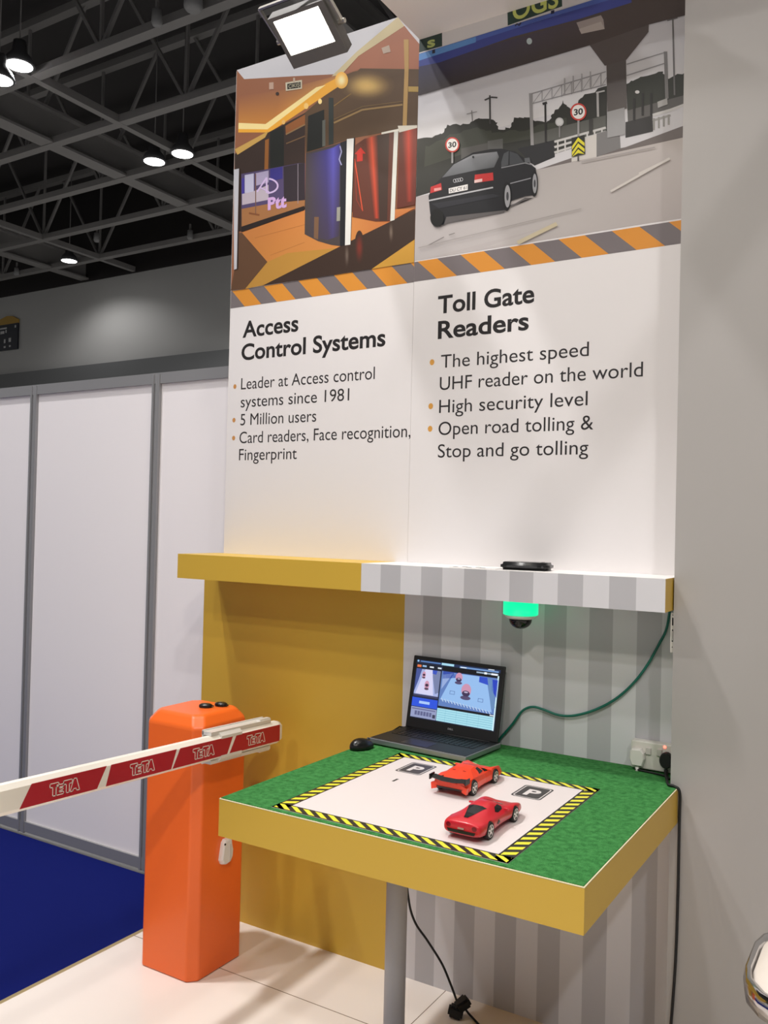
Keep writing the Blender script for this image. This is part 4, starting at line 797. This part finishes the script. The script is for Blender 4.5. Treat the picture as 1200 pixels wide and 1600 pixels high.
# lead and plug under the table
t = thing('extension_lead', 'black lead with a plug and socket lying on floor under the counter', 'cable', (-1.3, 2.62, 0))
q0 = Py(637, 1398, 2.46); cps = [Vector((q0.x - .012, 2.44, TB)), Vector((q0.x - .008, 2.445, .62))] + [Py(px, py, yy) for px, py, yy in ((638, 1402, 2.46), (648, 1440, 2.50), (668, 1470, 2.54), (690, 1505, 2.57), (703, 1535, 2.59), (713, 1562, 2.61))]
mb = MB(); mb.tube(smooth_path(cps), .0038, RUBBER, 8); part(mb, 'hanging_cord', t)
b0 = Pz(712, 1580, .022); b1 = Pz(722, 1569, .045)
mb = MB()
def blob(c, ang, tilt, sz):
    bm = bmesh.new(); bmesh.ops.create_cube(bm, size=1)
    for v in bm.verts: v.co = Vector((v.co.x * sz[0], v.co.y * sz[1] * (1.0 if v.co.x > 0 else .75), v.co.z * sz[2]))
    bmesh.ops.bevel(bm, geom=bm.edges[:], offset=.007, segments=2, affect='EDGES')
    mb.frombm(bm, RUBBER, False, Matrix.Translation(c) @ Matrix.Rotation(ang, 4, 'Z') @ Matrix.Rotation(tilt, 4, 'Y'))
blob(b0, .4, .2, (.05, .042, .038)); part(mb, 'plug', t)
mb = MB(); blob(b1, .9, -.5, (.052, .046, .034)); part(mb, 'socket', t)
mb = MB(); mb.tube(smooth_path([b1, Pz(731, 1582, .012), Pz(740, 1592, .005), Pz(752, 1606, .005), Pz(775, 1640, .005)]), .0038, RUBBER, 8); part(mb, 'floor_cord', t)
# strike plate beside the shelf end
t = thing('strike_plate', 'small white slotted metal plate at the grey wall edge under the shelf end', 'plate', (-.608, 2.66, 1.35))
mb = MB(); mb.box((-.6135, 2.655, 1.292), (-.6032, 2.659, 1.409), mat('plate_white', rgb(212, 208, 200), .35)); part(mb, 'plate', t)
for z0, z1 in ((1.372, 1.395), (1.324, 1.36)): mb = MB(); mb.box((-.6095, 2.6542, z0), (-.6055, 2.6552, z1), BLACK); part(mb, 'slot', t)
for xx, zz in ((-.6075, 1.403), (-.6078, 1.308)): mb = MB(); mb.lathe([(.0014, 0), (.0014, -.001)], (xx, 2.655, zz), BLACK, 8, 'y'); part(mb, 'screw', t)
mb = MB(); mb.box((-.6085, 2.6535, 1.328), (-.6065, 2.6545, 1.356), WHITE_PL); part(mb, 'latch', t)

# ================================================================== BARRIER
ORG = mat('orange_powder_coat', rgb(244, 108, 36), .38, coat=.1)
BX0, BX1, BY0, BY1 = -2.445, -2.165, 2.318, 2.600
t = thing('barrier_gate', 'orange parking barrier cabinet with a white boom and red stickers', 'barrier', ((BX0 + BX1) / 2, (BY0 + BY1) / 2, 0))
def oct_ring(ins, z, ch): 
    x0, x1, y0, y1 = BX0 + ins, BX1 - ins, BY0 + ins, BY1 - ins
    return [(x0 + ch, y0, z), (x1 - ch, y0, z), (x1, y0 + ch, z), (x1, y1 - ch, z), (x1 - ch, y1, z), (x0 + ch, y1, z), (x0, y1 - ch, z), (x0, y0 + ch, z)]
mb = MB(); mb.loft([oct_ring(0, .001, .030), oct_ring(0, .895, .030), oct_ring(.0015, .906, .030), oct_ring(.024, .938, .030), oct_ring(.034, .944, .028)], ORG)
cab = part(mb, 'cabinet', t); m_ = cab.modifiers.new('soft', 'BEVEL'); m_.width = .006; m_.segments = 3; m_.limit_method = 'ANGLE'; m_.angle_limit = .3
# lock cover on the right face
mb = MB(); pr0 = [(.012, .046), (-.008, .046), (-.018, .036), (-.027, -.010), (-.029, -.026), (-.020, -.042), (0, -.048), (.022, -.044), (.034, -.026), (.036, 0), (.030, .020), (.026, .040)]
cpos = Vector((BX1, 2.468, .430)); rings = [[(cpos.x + d, cpos.y + a * k, cpos.z + b_ * k) for a, b_ in pr0] for d, k in ((0, 1), (.010, 1), (.016, .93), (.019, .80))]
mb.loft(rings, WHITE_PL); part(mb, 'lock_cover', t)
mb = MB(); mb.lathe([(.004, 0), (.004, .002)], (BX1 + .0188, 2.452, .462), BLACK, 10, 'x'); mb.box((BX1 + .017, 2.478, .395), (BX1 + .021, 2.486, .455), mat('lock_flap', rgb(205, 196, 188), .4)); part(mb, 'keyhole', t)
# boom
CREAM = mat('boom_white', rgb(240, 234, 222), .35); BRED = mat('sticker_red', rgb(176, 26, 40), .4)
BXC, BT, BH = -2.101, .046, .084
def bz(y): return .851 - .035 * (y - 2.35)
def bp(y, dx, dz): return Vector((BXC + dx, y, bz(y) + dz))
prof = [(-BT / 2, -BH / 2 + .013), (-BT / 2 + .013, -BH / 2), (BT / 2 - .013, -BH / 2), (BT / 2, -BH / 2 + .013), (BT / 2, BH / 2 - .013), (BT / 2 - .013, BH / 2), (-BT / 2 + .013, BH / 2), (-BT / 2, BH / 2 - .013)]
mb = MB(); mb.loft([[bp(y, a * k, b_ * k) for a, b_ in prof] for y, k in ((-.6, 1), (2.675, 1), (2.69, .86))], CREAM)
boom = part(mb, 'boom_arm', t)
FX = BXC + BT / 2
ST = [((130, 382), (443, 300), (403, 373), (80, 464)), ((462, 295), (735, 228), (712, 290), (440, 360)), ((750, 222), (970, 167), (945, 221), (718, 286)), ((985, 162), (1172, 115), (1172, 166), (955, 219))]
TXT = [(205, 330), (540, 643), (802, 892), (1027, 1103)]
sh_ = BH / 2 - .011
for q4, (ta, tb) in zip(ST, TXT):
    ys = [Px(X / 2.6667, 1100 + Y / 2.6667, FX).y for X, Y in q4]
    ys = [min(y, 2.672) for y in ys]
    mb = MB(); mb.prism([(FX + .0003, ys[0], bz(ys[0]) + sh_), (FX + .0003, ys[1], bz(ys[1]) + sh_), (FX + .0003, ys[2], bz(ys[2]) - sh_), (FX + .0003, ys[3], bz(ys[3]) - sh_)], (.0005, 0, 0), BRED)
    ymid = (q4[0][1] + q4[2][1]) / 2; ya = Px(ta / 2.6667, 1100 + ((q4[0][1] + q4[3][1]) / 2) / 2.6667, FX).y; yb = Px(tb / 2.6667, 1100 + ymid / 2.6667, FX).y
    GL = dict(T=[(0, 1), (.92, 1), (.92, .70), (.62, .70), (.62, 0), (.30, 0), (.30, .70), (0, .70)], E=[(0, .80), (.78, .80), (.78, .60), (.30, .60), (.30, .50), (.70, .50), (.70, .32), (.30, .32), (.30, .20), (.78, .20), (.78, 0), (0, 0)],
              A=[(.34, 1), (.62, 1), (.98, 0), (.66, 0), (.60, .18), (.30, .18), (.24, 0), (-.06, 0)])
    LW_ = [('T', 0), ('E', .66), ('T', 1.40), ('A', 2.16)]; tot = 3.14; hh = .036
    def lp(x, y): k = x / tot; yy = ya + (yb - ya) * k; return (FX + .001, yy, bz(yy) - hh * .52 + y * hh)
    for ch, ox in LW_:
        g = GL[ch]
        for (x0, y0), (x1, y1) in zip(g, g[1:] + g[:1]):
            d = math.hypot(x1 - x0, y1 - y0); ux, uy = (x1 - x0) / d * .035, (y1 - y0) / d * .035; nx, ny = -uy, ux
            mb.poly([lp(ox + a, b_) for a, b_ in ((x0 - ux + nx, y0 - uy + ny), (x1 + ux + nx, y1 + uy + ny), (x1 + ux - nx, y1 + uy - ny), (x0 - ux - nx, y0 - uy - ny))], CREAM)
    st_ = part(mb, 'sticker', boom); st_['label'] = 'red sticker with white outlined TETA lettering'
    st_.location = (0, 0, 0)
# clamp holding the boom
mb = MB(); CLA = mat('clamp_white', rgb(224, 222, 216), .35, .2)
for s in (1, -1):
    mb = MB(); z0 = BH / 2 + .001
    def cpt(y, dx, dz): p = bp(y, dx, 0); p.z += s * dz; return p
    mb.loft([[cpt(y, a, b_) for a, b_ in ((-.030, z0), (.012, z0), (.012, z0 + .013), (-.030, z0 + .013))] for y in (2.30, 2.63)], CLA)
    mb.loft([[cpt(y, a, b_) for a, b_ in ((.004, z0 - .012), (.0245, z0 - .014), (.0245, z0 - .004), (.012, z0 + .008))] for y in (2.34, 2.45)], CLA)
    mb.loft([[cpt(y, a, b_) for a, b_ in ((-.010, z0 + .013), (.010, z0 + .013), (.008, z0 + .019), (-.008, z0 + .019))] for y in (2.57, 2.63)], CLA)
    part(mb, 'clamp', t)
mb = MB(); mb.loft([[bp(y, a, b_) for a, b_ in ((-.032, -.06), (-.026, -.06), (-.026, .06), (-.032, .06))] for y in (2.30, 2.63)], CLA); part(mb, 'clamp_plate', t)
mb = MB(); mb.lathe([(.045, 0), (.045, .020), (.030, .033)], (BX1, 2.46, bz(2.46)), mat('hub_steel', rgb(120, 120, 122), .4, .8), 24, 'x'); part(mb, 'hub', t)
# two key fobs on the cabinet
FOB = mat('fob_black', rgb(18, 17, 17), .35)
for (px, py), lb, ang in (((321.5, 1102), 'left one of two black key fobs lying on the orange cabinet top', .5), ((345.5, 1100), 'right one of two black key fobs lying on the orange cabinet top', .2)):
    p = Pz(px, py, .952); p.z = .9442
    t = thing('key_fob', lb, 'key fob', p, 'key fobs on the orange cabinet')
    M = Matrix.Translation(p) @ Matrix.Rotation(ang, 4, 'Z')
    mb = MB(); t2 = MB(); t2.loft([[(a * k, b_ * k, z) for a, b_ in arc(0, 0, .026, .020, 0, 345, 24)] for z, k in ((0, .9), (.004, 1), (.010, .96), (.014, .7))], FOB, True, True); mb.add([M @ Vector(v) for v in t2.v], t2.f, FOB); part(mb, 'casing', t)
    mb = MB(); t2 = MB(); FG = mat('fob_button', rgb(70, 72, 64), .4); t2.lathe([(.007, .0135), (.007, .0152), (.001, .0155)], (-.004, 0, 0), FG, 14); mb.add([M @ Vector(v) for v in t2.v], t2.f, FG); part(mb, 'button', t)
    mb = MB(); t2 = MB(); t2.tube([(.0255 + .006 * math.cos(a), .006 * math.sin(a), .006) for a in [i * math.pi / 6 for i in range(13)]], .0014, FOB, 6); mb.add([M @ Vector(v) for v in t2.v], t2.f, FOB); part(mb, 'ring', t)

# ================================================================== STOOL at the right edge
t = thing('bar_stool', 'white padded bar stool with chrome rim cut off by the right edge', 'stool', (-.085, 2.02, 0))
cx, cy0, cz = -.085, 2.015, .75
def rr3(hw, hh, r, z): return [(a, b_, z) for a, b_ in rrect(cx, cy0, hw * 2, hh * 2, r)]
mb = MB(); mb.loft([rr3(.185, .185, .13, cz - .05), rr3(.188, .188, .13, cz - .01), rr3(.182, .182, .128, cz + .006), rr3(.15, .15, .11, cz + .012)], mat('white_leatherette', rgb(236, 226, 216), .35), True, True); part(mb, 'seat', t)
mb = MB(); mb.loft([rr3(.192, .192, .135, cz - .045), rr3(.202, .202, .14, cz - .045), rr3(.206, .206, .142, cz - .02), rr3(.202, .202, .14, cz + .004), rr3(.192, .192, .135, cz + .004), rr3(.192, .192, .135, cz - .045)], CHROME, False, True); part(mb, 'rim', t)
mb = MB(); mb.lathe([(.028, .03), (.028, .40), (.022, .40), (.022, cz - .048)], (cx, cy0, 0), CHROME, 24); part(mb, 'column', t)
mb = MB(); mb.lathe([(.21, 0), (.21, .008), (.06, .022), (.03, .035)], (cx, cy0, 0), CHROME, 40); part(mb, 'base', t)
mb = MB(); mb.tube([(cx + .15 * math.cos(a), cy0 + .15 * math.sin(a), .28) for a in [math.pi * i / 12 for i in range(25)]], .010, CHROME, 10); mb.tube([(cx + .15, cy0, .28), (cx - .15, cy0, .28)], .009, CHROME, 10); part(mb, 'footrest', t)
